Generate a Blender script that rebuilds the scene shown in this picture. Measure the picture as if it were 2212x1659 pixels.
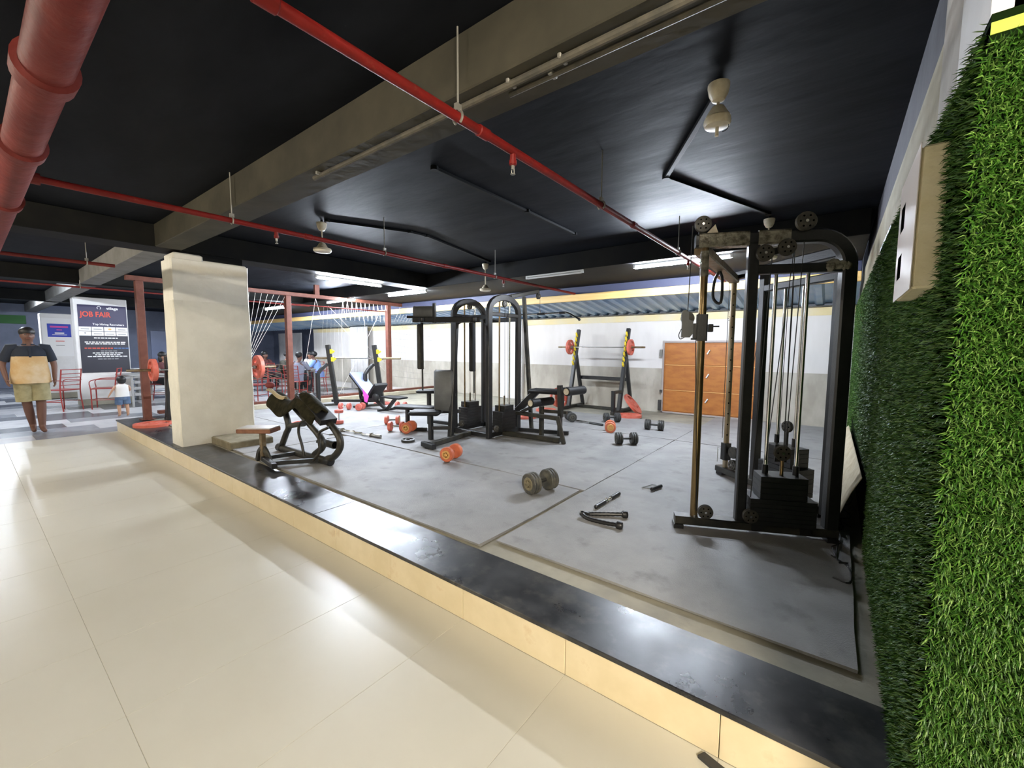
import bpy, math, random
import numpy as np
from mathutils import Vector, Matrix

for o in list(bpy.data.objects):
    bpy.data.objects.remove(o)
random.seed(7)
np.random.seed(7)
SC = bpy.context.scene
COL = SC.collection
R = math.radians
PI = math.pi

# ------------------------------------------------------------------ camera
CAM_H = 1.40
cam_d = bpy.data.cameras.new('camera')
cam_d.sensor_fit = 'HORIZONTAL'
cam_d.sensor_width = 36.0
cam_d.lens = 36.0 * 911.05 / 2212.0
cam_d.clip_start = 0.02
cam_d.clip_end = 200
cam = bpy.data.objects.new('camera', cam_d)
COL.objects.link(cam)
yaw, pitch, roll = R(37.45), R(4.878), R(0.299)
cam.matrix_world = (Matrix.Translation((0, 0, CAM_H)) @ Matrix.Rotation(yaw, 4, 'Z')
                    @ Matrix.Rotation(R(90) - pitch, 4, 'X') @ Matrix.Rotation(roll, 4, 'Z'))
SC.camera = cam

# ------------------------------------------------------------------ world, exposure
W = bpy.data.worlds.new('world')
SC.world = W
W.use_nodes = True
W.node_tree.nodes['Background'].inputs[0].default_value = (0.55, 0.62, 0.75, 1)
W.node_tree.nodes['Background'].inputs[1].default_value = 0.04
SC.view_settings.view_transform = 'Standard'
SC.view_settings.look = 'None'
SC.view_settings.gamma = 1.0
SC.view_settings.use_curve_mapping = False
SC.view_settings.exposure = 2.5
GYM_TUBE = 200.0       # emission strength of the gym tubes
CAFE_TUBE = 190.0
HALL_TUBE = 105.0      # warm tubes of the passage behind the camera

# ------------------------------------------------------------------ materials
MATS = {}
def mat(name, col, rough=0.5, metal=0.0, col2=None, scale=6.0, bump=0.0, bscale=None, emit=None,
        estr=1.0, detail=4.0, lo=0.4, hi=0.65, coat=0.0, stretch=None, col3=None, scale3=20.0, lo3=0.55, hi3=0.7, rvar=0.0, spec=0.5):
    if name in MATS:
        return MATS[name]
    m = bpy.data.materials.new(name)
    m.use_nodes = True
    nt = m.node_tree
    b = nt.nodes['Principled BSDF']
    b.inputs['Base Color'].default_value = (*col, 1)
    b.inputs['Roughness'].default_value = rough
    b.inputs['Metallic'].default_value = metal
    b.inputs['Specular IOR Level'].default_value = spec
    if coat:
        b.inputs['Coat Weight'].default_value = coat
        b.inputs['Coat Roughness'].default_value = 0.1
    L = nt.links
    tc = None
    def coords():
        nonlocal tc
        if tc is None:
            g = nt.nodes.new('ShaderNodeNewGeometry')
            mp = nt.nodes.new('ShaderNodeMapping')
            if stretch:
                mp.inputs['Scale'].default_value = stretch
            L.new(g.outputs['Position'], mp.inputs['Vector'])
            tc = mp.outputs['Vector']
        return tc
    def noise(sc, lo_, hi_, det):
        n = nt.nodes.new('ShaderNodeTexNoise')
        n.inputs['Scale'].default_value = sc
        n.inputs['Detail'].default_value = det
        n.inputs['Roughness'].default_value = 0.6
        L.new(coords(), n.inputs['Vector'])
        r = nt.nodes.new('ShaderNodeMapRange')
        r.inputs['From Min'].default_value = lo_
        r.inputs['From Max'].default_value = hi_
        L.new(n.outputs['Fac'], r.inputs['Value'])
        return n, r
    cur = None
    if col2:
        n, r = noise(scale, lo, hi, detail)
        mx = nt.nodes.new('ShaderNodeMix'); mx.data_type = 'RGBA'
        mx.inputs[6].default_value = (*col, 1); mx.inputs[7].default_value = (*col2, 1)
        L.new(r.outputs[0], mx.inputs[0])
        cur = mx.outputs[2]
        if rvar:
            rr = nt.nodes.new('ShaderNodeMapRange')
            rr.inputs['To Min'].default_value = rough
            rr.inputs['To Max'].default_value = min(1, rough + rvar)
            L.new(r.outputs[0], rr.inputs['Value'])
            L.new(rr.outputs[0], b.inputs['Roughness'])
    if col3:
        n3, r3 = noise(scale3, lo3, hi3, 6)
        m3 = nt.nodes.new('ShaderNodeMix'); m3.data_type = 'RGBA'
        if cur: L.new(cur, m3.inputs[6])
        else: m3.inputs[6].default_value = (*col, 1)
        m3.inputs[7].default_value = (*col3, 1)
        L.new(r3.outputs[0], m3.inputs[0])
        cur = m3.outputs[2]
    if cur:
        L.new(cur, b.inputs['Base Color'])
    if bump:
        nb = nt.nodes.new('ShaderNodeTexNoise')
        nb.inputs['Scale'].default_value = bscale or scale * 6
        nb.inputs['Detail'].default_value = 4
        L.new(coords(), nb.inputs['Vector'])
        bp = nt.nodes.new('ShaderNodeBump')
        bp.inputs['Strength'].default_value = bump
        bp.inputs['Distance'].default_value = 0.01
        L.new(nb.outputs['Fac'], bp.inputs['Height'])
        L.new(bp.outputs['Normal'], b.inputs['Normal'])
    if emit:
        b.inputs['Emission Color'].default_value = (*emit, 1)
        b.inputs['Emission Strength'].default_value = estr
    MATS[name] = m
    return m

mat('ceiling_paint', (0.0052, 0.0062, 0.0086), 0.6, col2=(0.0155, 0.0176, 0.023), scale=1.3, lo=0.3, hi=0.72, detail=5, bump=0.6, bscale=2.6, stretch=(0.7, 1.9, 1), spec=0.05)
mat('beam_paint', (0.009, 0.0095, 0.010), 0.6, col2=(0.015, 0.015, 0.013), scale=2.5, bump=0.15, bscale=14, spec=0.08)
mat('beam_grey', (0.040, 0.037, 0.027), 0.65, col2=(0.062, 0.056, 0.04), scale=2.5, bump=0.2, bscale=10, spec=0.2)
mat('fascia_blue', (0.045, 0.05, 0.095), 0.6)
mat('tile_cream', (0.53, 0.505, 0.42), 0.30, col2=(0.58, 0.56, 0.48), scale=1.1, detail=6, lo=0.3, hi=0.8, rvar=0.05)
mat('grout', (0.36, 0.33, 0.25), 0.7)
mat('riser_marble', (0.66, 0.56, 0.36), 0.28, col2=(0.74, 0.64, 0.44), scale=3.5, col3=(0.56, 0.40, 0.20), scale3=7, lo3=0.6, hi3=0.8)
mat('granite', (0.013, 0.014, 0.017), 0.27, col2=(0.042, 0.042, 0.044), scale=3.4, lo=0.38, hi=0.66, detail=7, rvar=0.14, col3=(0.105, 0.10, 0.09), scale3=8, lo3=0.5, hi3=0.85, bump=0.06, bscale=9)
mat('platform_cement', (0.33, 0.305, 0.235), 0.75, col2=(0.24, 0.225, 0.18), scale=3, bump=0.2, bscale=25)
mat('rubber_mat', (0.215, 0.212, 0.212), 0.62, col2=(0.315, 0.31, 0.30), scale=2.4, lo=0.32, hi=0.7, detail=8, bump=0.35, bscale=150, col3=(0.125, 0.12, 0.115), scale3=4.5, lo3=0.56, hi3=0.82)
mat('mat_edge', (0.10, 0.085, 0.06), 0.85)
mat('plaster_white', (0.83, 0.81, 0.73), 0.75, col2=(0.78, 0.755, 0.67), scale=4, bump=0.35, bscale=30, col3=(0.60, 0.55, 0.43), scale3=6, lo3=0.70, hi3=0.88)
mat('plaster_patch', (0.77, 0.75, 0.66), 0.8, col2=(0.71, 0.69, 0.60), scale=5, bump=0.35, bscale=30, col3=(0.56, 0.51, 0.39), scale3=6, lo3=0.68, hi3=0.86)
mat('wall_white', (0.66, 0.63, 0.60), 0.8, col2=(0.58, 0.55, 0.51), scale=1.6, stretch=(1, 1, 0.25), bump=0.12, bscale=12)
mat('wall_dado', (0.36, 0.325, 0.265), 0.85, col2=(0.48, 0.445, 0.375), scale=2.6, stretch=(1, 1, 0.5), bump=0.3, bscale=16, col3=(0.25, 0.20, 0.135), scale3=3, lo3=0.6, hi3=0.85)
mat('wall_band', (0.66, 0.55, 0.30), 0.8, col2=(0.62, 0.56, 0.40), scale=2.5)
mat('yellow_wood', (0.86, 0.60, 0.24), 0.5, col2=(0.78, 0.50, 0.17), scale=3, stretch=(0.3, 1, 6))
mat('corrugated_blue', (0.17, 0.32, 0.54), 0.38, metal=0.05, col2=(0.50, 0.58, 0.62), scale=0.8, lo=0.35, hi=0.7)
mat('far_blue', (0.15, 0.17, 0.24), 0.6, col2=(0.12, 0.14, 0.20), scale=2)
mat('pipe_red', (0.17, 0.009, 0.007), 0.5, col2=(0.12, 0.009, 0.007), scale=9, col3=(0.22, 0.05, 0.03), scale3=14, lo3=0.62, hi3=0.8, bump=0.1, bscale=40, spec=0.25)
mat('pipe_red_dull', (0.12, 0.014, 0.012), 0.6, col2=(0.16, 0.025, 0.02), scale=7, bump=0.5, bscale=22, spec=0.2)
mat('frame_brown', (0.115, 0.038, 0.024), 0.55, col2=(0.15, 0.052, 0.034), scale=12, spec=0.3)
mat('steel', (0.55, 0.54, 0.52), 0.25, 1.0)
mat('chrome', (0.72, 0.72, 0.70), 0.12, 1.0)
mat('rust_steel', (0.30, 0.25, 0.17), 0.45, 0.7, col2=(0.22, 0.15, 0.08), scale=14)
mat('dull_metal', (0.30, 0.29, 0.26), 0.5, 0.6)
mat('conduit_grey', (0.10, 0.09, 0.07), 0.55, col2=(0.06, 0.057, 0.048), scale=12, spec=0.2)
mat('conduit_black', (0.004, 0.0045, 0.005), 0.6, spec=0.1)
mat('fan_cream', (0.62, 0.57, 0.44), 0.4, col2=(0.52, 0.45, 0.32), scale=20)
mat('tube_body', (0.72, 0.72, 0.70), 0.4)
mat('black_paint', (0.009, 0.0095, 0.010), 0.4, col2=(0.016, 0.0165, 0.017), scale=9, col3=(0.045, 0.04, 0.028), scale3=22, lo3=0.66, hi3=0.85, bump=0.12, bscale=90)
mat('black_dusty', (0.018, 0.018, 0.014), 0.48, col2=(0.055, 0.048, 0.032), scale=10, lo=0.45, hi=0.75)
mat('black_plastic', (0.012, 0.012, 0.013), 0.4)
mat('pulley_plastic', (0.035, 0.033, 0.028), 0.5, col2=(0.07, 0.062, 0.045), scale=30)
mat('brass_post', (0.30, 0.215, 0.105), 0.28, 0.85, col2=(0.15, 0.10, 0.05), scale=9, stretch=(1, 1, 0.4), lo=0.4, hi=0.7)
mat('steel_post', (0.42, 0.36, 0.27), 0.4, 0.6, col2=(0.30, 0.23, 0.14), scale=8, stretch=(1, 1, 0.4))
mat('beam_lit_tone', (0.20, 0.195, 0.185), 0.7, col2=(0.15, 0.145, 0.135), scale=4)  # same beam as the grey one, paler to stand for lamplight on it
mat('string_grey', (0.34, 0.32, 0.30), 0.8)
mat('string_brown', (0.22, 0.16, 0.12), 0.8)
mat('cement_dirty', (0.15, 0.125, 0.075), 0.85, col2=(0.22, 0.19, 0.125), scale=7, bump=0.3, bscale=25)
mat('weight_iron', (0.006, 0.0065, 0.007), 0.45, col2=(0.013, 0.0135, 0.013), scale=12)
mat('vinyl_grey', (0.105, 0.11, 0.112), 0.5, col2=(0.13, 0.135, 0.137), scale=8, bump=0.1, bscale=120)
mat('vinyl_black', (0.012, 0.012, 0.013), 0.55, bump=0.1, bscale=100, spec=0.3)
mat('vinyl_blue', (0.20, 0.235, 0.36), 0.35)
mat('plastic_wrap', (0.24, 0.225, 0.175), 0.15, col2=(0.07, 0.062, 0.04), scale=22, bump=0.8, bscale=40)
mat('iron_dusty', (0.050, 0.050, 0.045), 0.6, col2=(0.12, 0.112, 0.085), scale=14, bump=0.2, bscale=60)
mat('iron_dusty_face', (0.22, 0.19, 0.115), 0.75, col2=(0.15, 0.13, 0.08), scale=24)
mat('iron_dark', (0.028, 0.028, 0.028), 0.5, col2=(0.05, 0.05, 0.045), scale=20)
mat('red_rubber', (0.56, 0.115, 0.07), 0.5, col2=(0.62, 0.16, 0.11), scale=12)
mat('red_iron', (0.34, 0.035, 0.025), 0.45)
mat('orange_rubber', (0.60, 0.165, 0.075), 0.45, col2=(0.50, 0.12, 0.06), scale=16)
mat('pink_red', (0.60, 0.16, 0.125), 0.5, col2=(0.52, 0.11, 0.085), scale=14)
mat('orange_hub', (0.72, 0.40, 0.13), 0.35, 0.2)
mat('yellow_hook', (0.72, 0.55, 0.03), 0.4)
mat('pink_cloth', (0.80, 0.09, 0.60), 0.7)
mat('olive_cloth', (0.016, 0.0145, 0.008), 0.95, col2=(0.032, 0.028, 0.015), scale=16, bump=0.5, bscale=24, spec=0.1)
mat('beige_cloth', (0.42, 0.34, 0.21), 0.95, bump=0.5, bscale=30)
mat('old_wood', (0.16, 0.06, 0.035), 0.6, col2=(0.25, 0.11, 0.06), scale=12)
mat('steel_top', (0.55, 0.53, 0.5), 0.4, 0.6)
mat('door_wood', (0.40, 0.145, 0.028), 0.5, col2=(0.32, 0.105, 0.02), scale=5, stretch=(1, 1, 3), col3=(0.19, 0.055, 0.012), scale3=6, lo3=0.62, hi3=0.8)
mat('door_wood_trim', (0.66, 0.34, 0.12), 0.4)
mat('door_frame_grey', (0.36, 0.31, 0.29), 0.6)
mat('box_cream', (0.74, 0.66, 0.43), 0.75, col2=(0.80, 0.73, 0.52), scale=12, bump=0.4, bscale=30)
mat('box_cover', (0.62, 0.57, 0.54), 0.5)
mat('hole_black', (0.002, 0.002, 0.002), 0.9, spec=0.0)
mat('grass_back', (0.005, 0.013, 0.0025), 0.95, spec=0.05)
mat('lime_strip', (0.42, 0.55, 0.06), 0.6)
mat('cloth_cream', (0.52, 0.46, 0.33), 0.95, col2=(0.44, 0.37, 0.25), scale=18)
mat('cable_black', (0.012, 0.012, 0.012), 0.5)
mat('string_white', (0.66, 0.62, 0.56), 0.8)
mat('curtain_white', (0.62, 0.60, 0.58), 0.9, col2=(0.55, 0.53, 0.51), scale=6)
mat('pillar_white', (0.68, 0.67, 0.66), 0.7, col2=(0.62, 0.61, 0.59), scale=3, bump=0.2, bscale=18)
mat('banner_dark', (0.020, 0.020, 0.032), 0.4)
mat('banner_purple', (0.042, 0.038, 0.085), 0.4)
mat('poster_blue', (0.03, 0.06, 0.42), 0.4)
mat('print_white', (0.75, 0.75, 0.75), 0.6)
mat('print_red', (0.62, 0.08, 0.05), 0.6)
mat('print_pink', (0.60, 0.08, 0.34), 0.6)
mat('print_blue', (0.06, 0.14, 0.35), 0.6)
mat('print_grey', (0.24, 0.24, 0.25), 0.6)
mat('print_orange', (0.65, 0.38, 0.12), 0.6)
mat('chair_red', (0.26, 0.025, 0.02), 0.4)
mat('table_grey', (0.30, 0.30, 0.29), 0.5)
mat('plank_dark', (0.062, 0.066, 0.076), 0.25, col2=(0.09, 0.095, 0.105), scale=4)
mat('plank_mid', (0.24, 0.25, 0.27), 0.25, col2=(0.19, 0.20, 0.22), scale=4)
mat('plank_light', (0.52, 0.52, 0.53), 0.22, col2=(0.45, 0.45, 0.46), scale=4)
mat('skin', (0.30, 0.155, 0.095), 0.55)
mat('skin_dark', (0.135, 0.062, 0.042), 0.55)
mat('skin_light', (0.43, 0.24, 0.15), 0.55)
mat('hair_black', (0.008, 0.007, 0.007), 0.5)
mat('eye_white', (0.22, 0.2, 0.19), 0.5, spec=0.2)
mat('lip', (0.20, 0.07, 0.055), 0.5)
mat('shirt_navy', (0.012, 0.017, 0.030), 0.85)
mat('shirt_ochre', (0.50, 0.33, 0.15), 0.85, col2=(0.58, 0.46, 0.30), scale=4)
mat('shorts_khaki', (0.34, 0.30, 0.17), 0.9, col2=(0.27, 0.24, 0.13), scale=12)
mat('cloth_white', (0.72, 0.71, 0.69), 0.85)
mat('denim', (0.06, 0.10, 0.18), 0.85, col2=(0.10, 0.15, 0.24), scale=18)
mat('cloth_olive_dark', (0.035, 0.033, 0.024), 0.9)
mat('cloth_grey_blue', (0.18, 0.19, 0.25), 0.9, col2=(0.22, 0.23, 0.29), scale=30)
mat('cloth_sky', (0.22, 0.35, 0.68), 0.85)
mat('cloth_black', (0.010, 0.010, 0.012), 0.85)
mat('cloth_maroon', (0.09, 0.025, 0.025), 0.85)
mat('shoe_grey', (0.35, 0.34, 0.32), 0.7)
mat('cap_red', (0.18, 0.03, 0.03), 0.8)
mat('green_panel', (0.03, 0.12, 0.03), 0.7)
mat('kerb', (0.46, 0.42, 0.31), 0.7, col2=(0.38, 0.34, 0.25), scale=6)
mat('wall_concrete', (0.28, 0.25, 0.175), 0.85, col2=(0.36, 0.325, 0.24), scale=2.5, bump=0.4, bscale=12)
mat('wall_lilac', (0.40, 0.37, 0.33), 0.8, col2=(0.30, 0.275, 0.235), scale=4, bump=0.3, bscale=12)
mat('hall_wall', (0.34, 0.33, 0.31), 0.8)
mat('wall_top_grey', (0.04, 0.04, 0.05), 0.8, col2=(0.065, 0.063, 0.075), scale=3, bump=0.3, bscale=12)

# ------------------------------------------------------------------ mesh helper
class G:
    def __init__(s, parent=None):
        s.v = []; s.f = []; s.parent = parent
        s.off = Vector((0, 0, 0))
    def add(s, vs, fs):
        n = len(s.v)
        s.v += [Vector(v) for v in vs]
        s.f += [tuple(i + n for i in f) for f in fs]
        return s
    def box(s, c, d, rz=0.0, ch=0.0):
        c = Vector(c); M = Matrix.Rotation(rz, 3, 'Z')
        hx, hy, hz = d[0] / 2, d[1] / 2, d[2] / 2
        if ch <= 0:
            vs = [c + M @ Vector((x * hx, y * hy, z * hz)) for z in (-1, 1) for y in (-1, 1) for x in (-1, 1)]
            return s.add(vs, [(0, 2, 3, 1), (4, 5, 7, 6), (0, 1, 5, 4), (2, 6, 7, 3), (0, 4, 6, 2), (1, 3, 7, 5)])
        rings = []
        def ring(z, i):
            a, b = hx - i, hy - i
            k = ch
            return [(-a + k, -b), (a - k, -b), (a, -b + k), (a, b - k), (a - k, b), (-a + k, b), (-a, b - k), (-a, -b + k)], z
        vs = []
        for z, i in ((-hz, ch), (-hz + ch, 0), (hz - ch, 0), (hz, ch)):
            pts, zz = ring(z, i)
            vs += [c + M @ Vector((p[0], p[1], zz)) for p in pts]
        fs = [tuple(range(7, -1, -1)), tuple(range(24, 32))]
        for r in range(3):
            for k in range(8):
                fs.append((r * 8 + k, r * 8 + (k + 1) % 8, r * 8 + 8 + (k + 1) % 8, r * 8 + 8 + k))
        return s.add(vs, fs)
    def frame(s, p, q, up=(0, 0, 1)):
        z = (Vector(q) - Vector(p)).normalized()
        up = Vector(up)
        if abs(z.dot(up)) > 0.98:
            up = Vector((1, 0, 0)) if abs(z.x) < 0.9 else Vector((0, 1, 0))
        x = up.cross(z).normalized(); y = z.cross(x)
        return x, y, z
    def bar(s, p, q, w, h=None, up=(0, 0, 1), ch=None, ext=0.0):
        # square section tube from p to q, w across, h along up
        p = Vector(p); q = Vector(q); h = h or w
        x, y, z = s.frame(p, q, up)
        p = p - z * ext; q = q + z * ext
        k = min(w, h) * 0.12 if ch is None else ch
        a, b = w / 2, h / 2
        pts = [(-a + k, -b), (a - k, -b), (a, -b + k), (a, b - k), (a - k, b), (-a + k, b), (-a, b - k), (-a, -b + k)]
        vs = [c + x * u + y * v for c in (p, q) for u, v in pts]
        fs = [tuple(range(7, -1, -1)), tuple(range(8, 16))] + [(i, (i + 1) % 8, (i + 1) % 8 + 8, i + 8) for i in range(8)]
        return s.add(vs, fs)
    def sweep(s, pts, prof, up=(0, 0, 1), closed=False, rad=None):
        # sweep a closed profile [(u,v)] along a polyline
        P = [Vector(p) for p in pts]; n = len(P); m = len(prof)
        vs = []
        prev = None
        for i in range(n):
            if closed:
                t = (P[(i + 1) % n] - P[i - 1]).normalized()
            else:
                t = (P[min(i + 1, n - 1)] - P[max(i - 1, 0)]).normalized()
            if prev is None:
                u = Vector(up)
                if abs(t.dot(u)) > 0.95:
                    u = Vector((1, 0, 0)) if abs(t.x) < 0.9 else Vector((0, 1, 0))
                x = u.cross(t).normalized()
            else:
                x = (prev - t * prev.dot(t)).normalized()
            prev = x
            y = t.cross(x)
            k = rad[i] if rad else 1.0
            vs += [P[i] + x * (a * k) + y * (b * k) for a, b in prof]
        fs = []
        for i in range(n if closed else n - 1):
            j = (i + 1) % n
            for k in range(m):
                l = (k + 1) % m
                fs.append((i * m + k, i * m + l, j * m + l, j * m + k))
        if not closed:
            fs.append(tuple(range(m - 1, -1, -1)))
            fs.append(tuple(range((n - 1) * m, n * m)))
        return s.add(vs, fs)
    def tube(s, pts, r, n=10, closed=False, up=(0, 0, 1)):
        rad = None
        if isinstance(r, (list, tuple)):
            rad = list(r); r = 1.0
        return s.sweep(pts, [(r * math.cos(2 * PI * k / n), r * math.sin(2 * PI * k / n)) for k in range(n)], up, closed, rad)
    def rect(s, pts, w, h, up=(0, 0, 1), closed=False):
        k = min(w, h) * 0.14
        a, b = w / 2, h / 2
        return s.sweep(pts, [(-a + k, -b), (a - k, -b), (a, -b + k), (a, b - k), (a - k, b), (-a + k, b), (-a, b - k), (-a, -b + k)], up, closed)
    def lathe(s, prof, p=(0, 0, 0), ax=(0, 0, 1), n=24):
        # prof: [(r, t)] along the axis
        p = Vector(p); x, y, z = s.frame((0, 0, 0), ax, (0, 0, 1) if abs(Vector(ax).normalized().z) < 0.9 else (0, 1, 0))
        vs = []; fs = []
        for r, t in prof:
            r = max(r, 1e-4)
            vs += [p + z * t + (x * math.cos(2 * PI * k / n) + y * math.sin(2 * PI * k / n)) * r for k in range(n)]
        for i in range(len(prof) - 1):
            for k in range(n):
                l = (k + 1) % n
                fs.append((i * n + k, i * n + l, i * n + n + l, i * n + n + k))
        fs.append(tuple(range(n - 1, -1, -1)))
        fs.append(tuple(range((len(prof) - 1) * n, len(prof) * n)))
        return s.add(vs, fs)
    def cyl(s, p, q, r, r2=None, n=14, ch=0.0):
        d = (Vector(q) - Vector(p)); L = d.length
        r2 = r if r2 is None else r2
        if ch:
            return s.lathe([(r - ch, 0), (r, ch), (r2, L - ch), (r2 - ch, L)], p, d, n)
        return s.lathe([(r, 0), (r2, L)], p, d, n)
    def ball(s, c, r, sc=(1, 1, 1), n=12, m=8):
        vs = []; fs = []
        c = Vector(c)
        for i in range(m + 1):
            th = PI * i / m
            for k in range(n):
                ph = 2 * PI * k / n
                rr = max(math.sin(th), 1e-3)
                vs.append(c + Vector((r * sc[0] * rr * math.cos(ph), r * sc[1] * rr * math.sin(ph), r * sc[2] * math.cos(th))))
        for i in range(m):
            for k in range(n):
                l = (k + 1) % n
                fs.append((i * n + k, i * n + n + k, i * n + n + l, i * n + l))
        return s.add(vs, fs)
    def loft(s, rings, n=16, cap=True):
        # rings: (center, rx, ry) horizontal ellipses
        vs = []; fs = []
        for c, rx, ry in rings:
            c = Vector(c)
            vs += [c + Vector((rx * math.cos(2 * PI * k / n), ry * math.sin(2 * PI * k / n), 0)) for k in range(n)]
        for i in range(len(rings) - 1):
            for k in range(n):
                l = (k + 1) % n
                fs.append((i * n + k, i * n + l, i * n + n + l, i * n + n + k))
        if cap:
            fs.append(tuple(range(n - 1, -1, -1)))
            fs.append(tuple(range((len(rings) - 1) * n, len(rings) * n)))
        return s.add(vs, fs)
    def prism(s, poly, axis, a, b):
        # extrude a 2D polygon; axis 'x','y','z' is the extrusion axis
        n = len(poly)
        def P(u, v, t):
            return {'x': (t, u, v), 'y': (u, t, v), 'z': (u, v, t)}[axis]
        vs = [P(u, v, a) for u, v in poly] + [P(u, v, b) for u, v in poly]
        fs = [tuple(range(n - 1, -1, -1)), tuple(range(n, 2 * n))] + [(i, (i + 1) % n, (i + 1) % n + n, i + n) for i in range(n)]
        return s.add(vs, fs)
    def mesh(s, name, off=None):
        me = bpy.data.meshes.new(name)
        o = off or Vector((0, 0, 0))
        me.from_pydata([tuple(v - o) for v in s.v], [], s.f)
        me.validate()
        return me
    def build(s, name, m, parent=None, smooth=35, world=True, label=None):
        off = Vector((0, 0, 0))
        if parent is not None and world:
            off = Vector(parent.location)
            if parent.parent is not None:
                off = off + Vector(parent.parent.location)
        me = s.mesh(name, off)
        fix_normals(me)
        if smooth:
            me.polygons.foreach_set('use_smooth', [True] * len(me.polygons))
            me.set_sharp_from_angle(angle=R(smooth))
        me.materials.append(MATS[m])
        o = bpy.data.objects.new(name, me)
        COL.objects.link(o)
        if parent is not None:
            o.parent = parent
        if label:
            o['label'] = label
        return o

import bmesh
def fix_normals(me):
    bm = bmesh.new(); bm.from_mesh(me)
    bmesh.ops.recalc_face_normals(bm, faces=bm.faces)
    bm.to_mesh(me); bm.free()

def thing(name, label, cat, loc=(0, 0, 0), rz=0.0, group=None):
    o = bpy.data.objects.new(name, None)
    o.empty_display_size = 0.1
    COL.objects.link(o)
    o.location = loc; o.rotation_euler = (0, 0, rz)
    o['label'] = label; o['category'] = cat
    if group: o['group'] = group
    return o

def tag(o, label, cat, group=None, kind=None):
    o['label'] = label; o['category'] = cat
    if group: o['group'] = group
    if kind: o['kind'] = kind
    return o

def struct(o, label=None):
    o['kind'] = 'structure'
    if label:
        o['label'] = label
    return o

def root(name, loc=(0, 0, 0), label=None):
    o = bpy.data.objects.new(name, None); COL.objects.link(o)
    o.location = loc
    o['kind'] = 'structure'
    if label: o['label'] = label
    return o

def dup(o, loc=None, rz=None, label=None, group=None):
    def cp(a, par):
        c = a.copy(); COL.objects.link(c)
        c.parent = par
        for ch in a.children: cp(ch, c)
        return c
    c = cp(o, None)
    if loc is not None: c.location = loc
    if rz is not None: c.rotation_euler = (0, 0, rz)
    if label: c['label'] = label
    if group: c['group'] = group
    return c

def arc(c, r, a0, a1, n, u=(1, 0, 0), v=(0, 0, 1)):
    c = Vector(c); u = Vector(u); v = Vector(v)
    return [c + u * (r * math.cos(a0 + (a1 - a0) * i / n)) + v * (r * math.sin(a0 + (a1 - a0) * i / n)) for i in range(n + 1)]

def bez(p, n=8):
    # Catmull-Rom through the points
    P = [Vector(x) for x in p]
    P = [P[0] * 2 - P[1]] + P + [P[-1] * 2 - P[-2]]
    out = []
    for i in range(1, len(P) - 2):
        for k in range(n):
            t = k / n
            a, b, c, d = P[i - 1], P[i], P[i + 1], P[i + 2]
            out.append(0.5 * ((2 * b) + (c - a) * t + (2 * a - 5 * b + 4 * c - d) * t * t + (3 * b - a - 3 * c + d) * t ** 3))
    out.append(P[-2])
    return out

def text_mesh(name, txt, size, m, parent, loc, rot, align='CENTER', sx=1.0, bold=0.0):
    cu = bpy.data.curves.new(name, 'FONT')
    cu.body = txt; cu.size = size; cu.align_x = align; cu.align_y = 'CENTER'
    cu.extrude = 0.0012
    cu.offset = bold
    t = bpy.data.objects.new(name + '_tmp', cu); COL.objects.link(t)
    dg = bpy.context.evaluated_depsgraph_get()
    me = bpy.data.meshes.new_from_object(t.evaluated_get(dg))
    bpy.data.objects.remove(t)
    me.materials.clear(); me.materials.append(MATS[m])
    o = bpy.data.objects.new(name, me); COL.objects.link(o)
    o.parent = parent
    o.location = Vector(loc) - (Vector(parent.location) if parent else Vector((0, 0, 0)))
    o.rotation_euler = rot
    o.scale = (sx, 1, 1)
    return o
# ================================================================== the setting
XL, XR = -21.5, 3.0        # extent of the basement
YF, YB = -4.0, 8.1
ZC = 2.77                  # ceiling
ZB = 2.52                  # underside of the beams
PZ = 0.19                  # platform top
MZ = 0.204                 # top of the rubber mats
T = 0.6067                 # tile module
Y0 = 1.494                 # platform front
XW = 0.20                  # grass wall plane

# floor of the passage: every tile a piece
fl = struct(G().box(((XL + XR) / 2, 2.4, -0.0272), (XR - XL, 12.9, 0.05)).build('floor', 'grout', smooth=None), 'cream tiled floor of the passage')
tile_me = None
jx = -0.2435
for i in range(-15, 6):
    for j in range(5):
        x0 = jx + i * T; y1 = Y0 - j * 1.2; y0 = y1 - 1.2
        if tile_me is None:
            g = G().box((T / 2, 0.6, -0.006), (T - 0.0014, 1.2 - 0.0014, 0.012), ch=0.0012)
            o = g.build('tile', 'tile_cream', fl, world=False, smooth=None)
            tile_me = o.data
        else:
            o = bpy.data.objects.new('tile', tile_me); COL.objects.link(o); o.parent = fl
        o.location = (x0, y0, 0)
# patterned plank floor of the cafe
pl = {}
rnd = random.Random(3)
rowi = 0
x = jx - 15 * T
while x > -18.6:
    w = 0.56
    y = -1.9 + (0.55 if rowi % 2 else 0.0) + (rowi % 3) * 0.22
    k = rowi
    while y < 7.6:
        kind = ('plank_dark', 'plank_light', 'plank_mid', 'plank_light')[(k + (rowi // 2)) % 4]
        L_ = 1.25
        if kind not in pl:
            pl[kind] = G().box((0, L_ / 2, -0.005), (w - 0.004, L_ - 0.004, 0.01)).mesh('floor_plank')
            pl[kind].materials.append(MATS[kind])
        o = bpy.data.objects.new('floor_plank', pl[kind]); COL.objects.link(o); o.parent = fl
        o.location = (x - w / 2, y, 0)
        y += L_; k += 1
    x -= w; rowi += 1
struct(G().box((-20.5, 2.0, -0.006), (3.6, 11, 0.01)).build('floor', 'plank_mid', smooth=None), 'grey floor at the far end of the cafe')
# ceiling
struct(G().box(((XL + XR) / 2, 1.5, ZC + 0.06), (XR - XL, 11.1, 0.12)).build('ceiling', 'ceiling_paint', smooth=None), 'black painted concrete ceiling')
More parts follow.
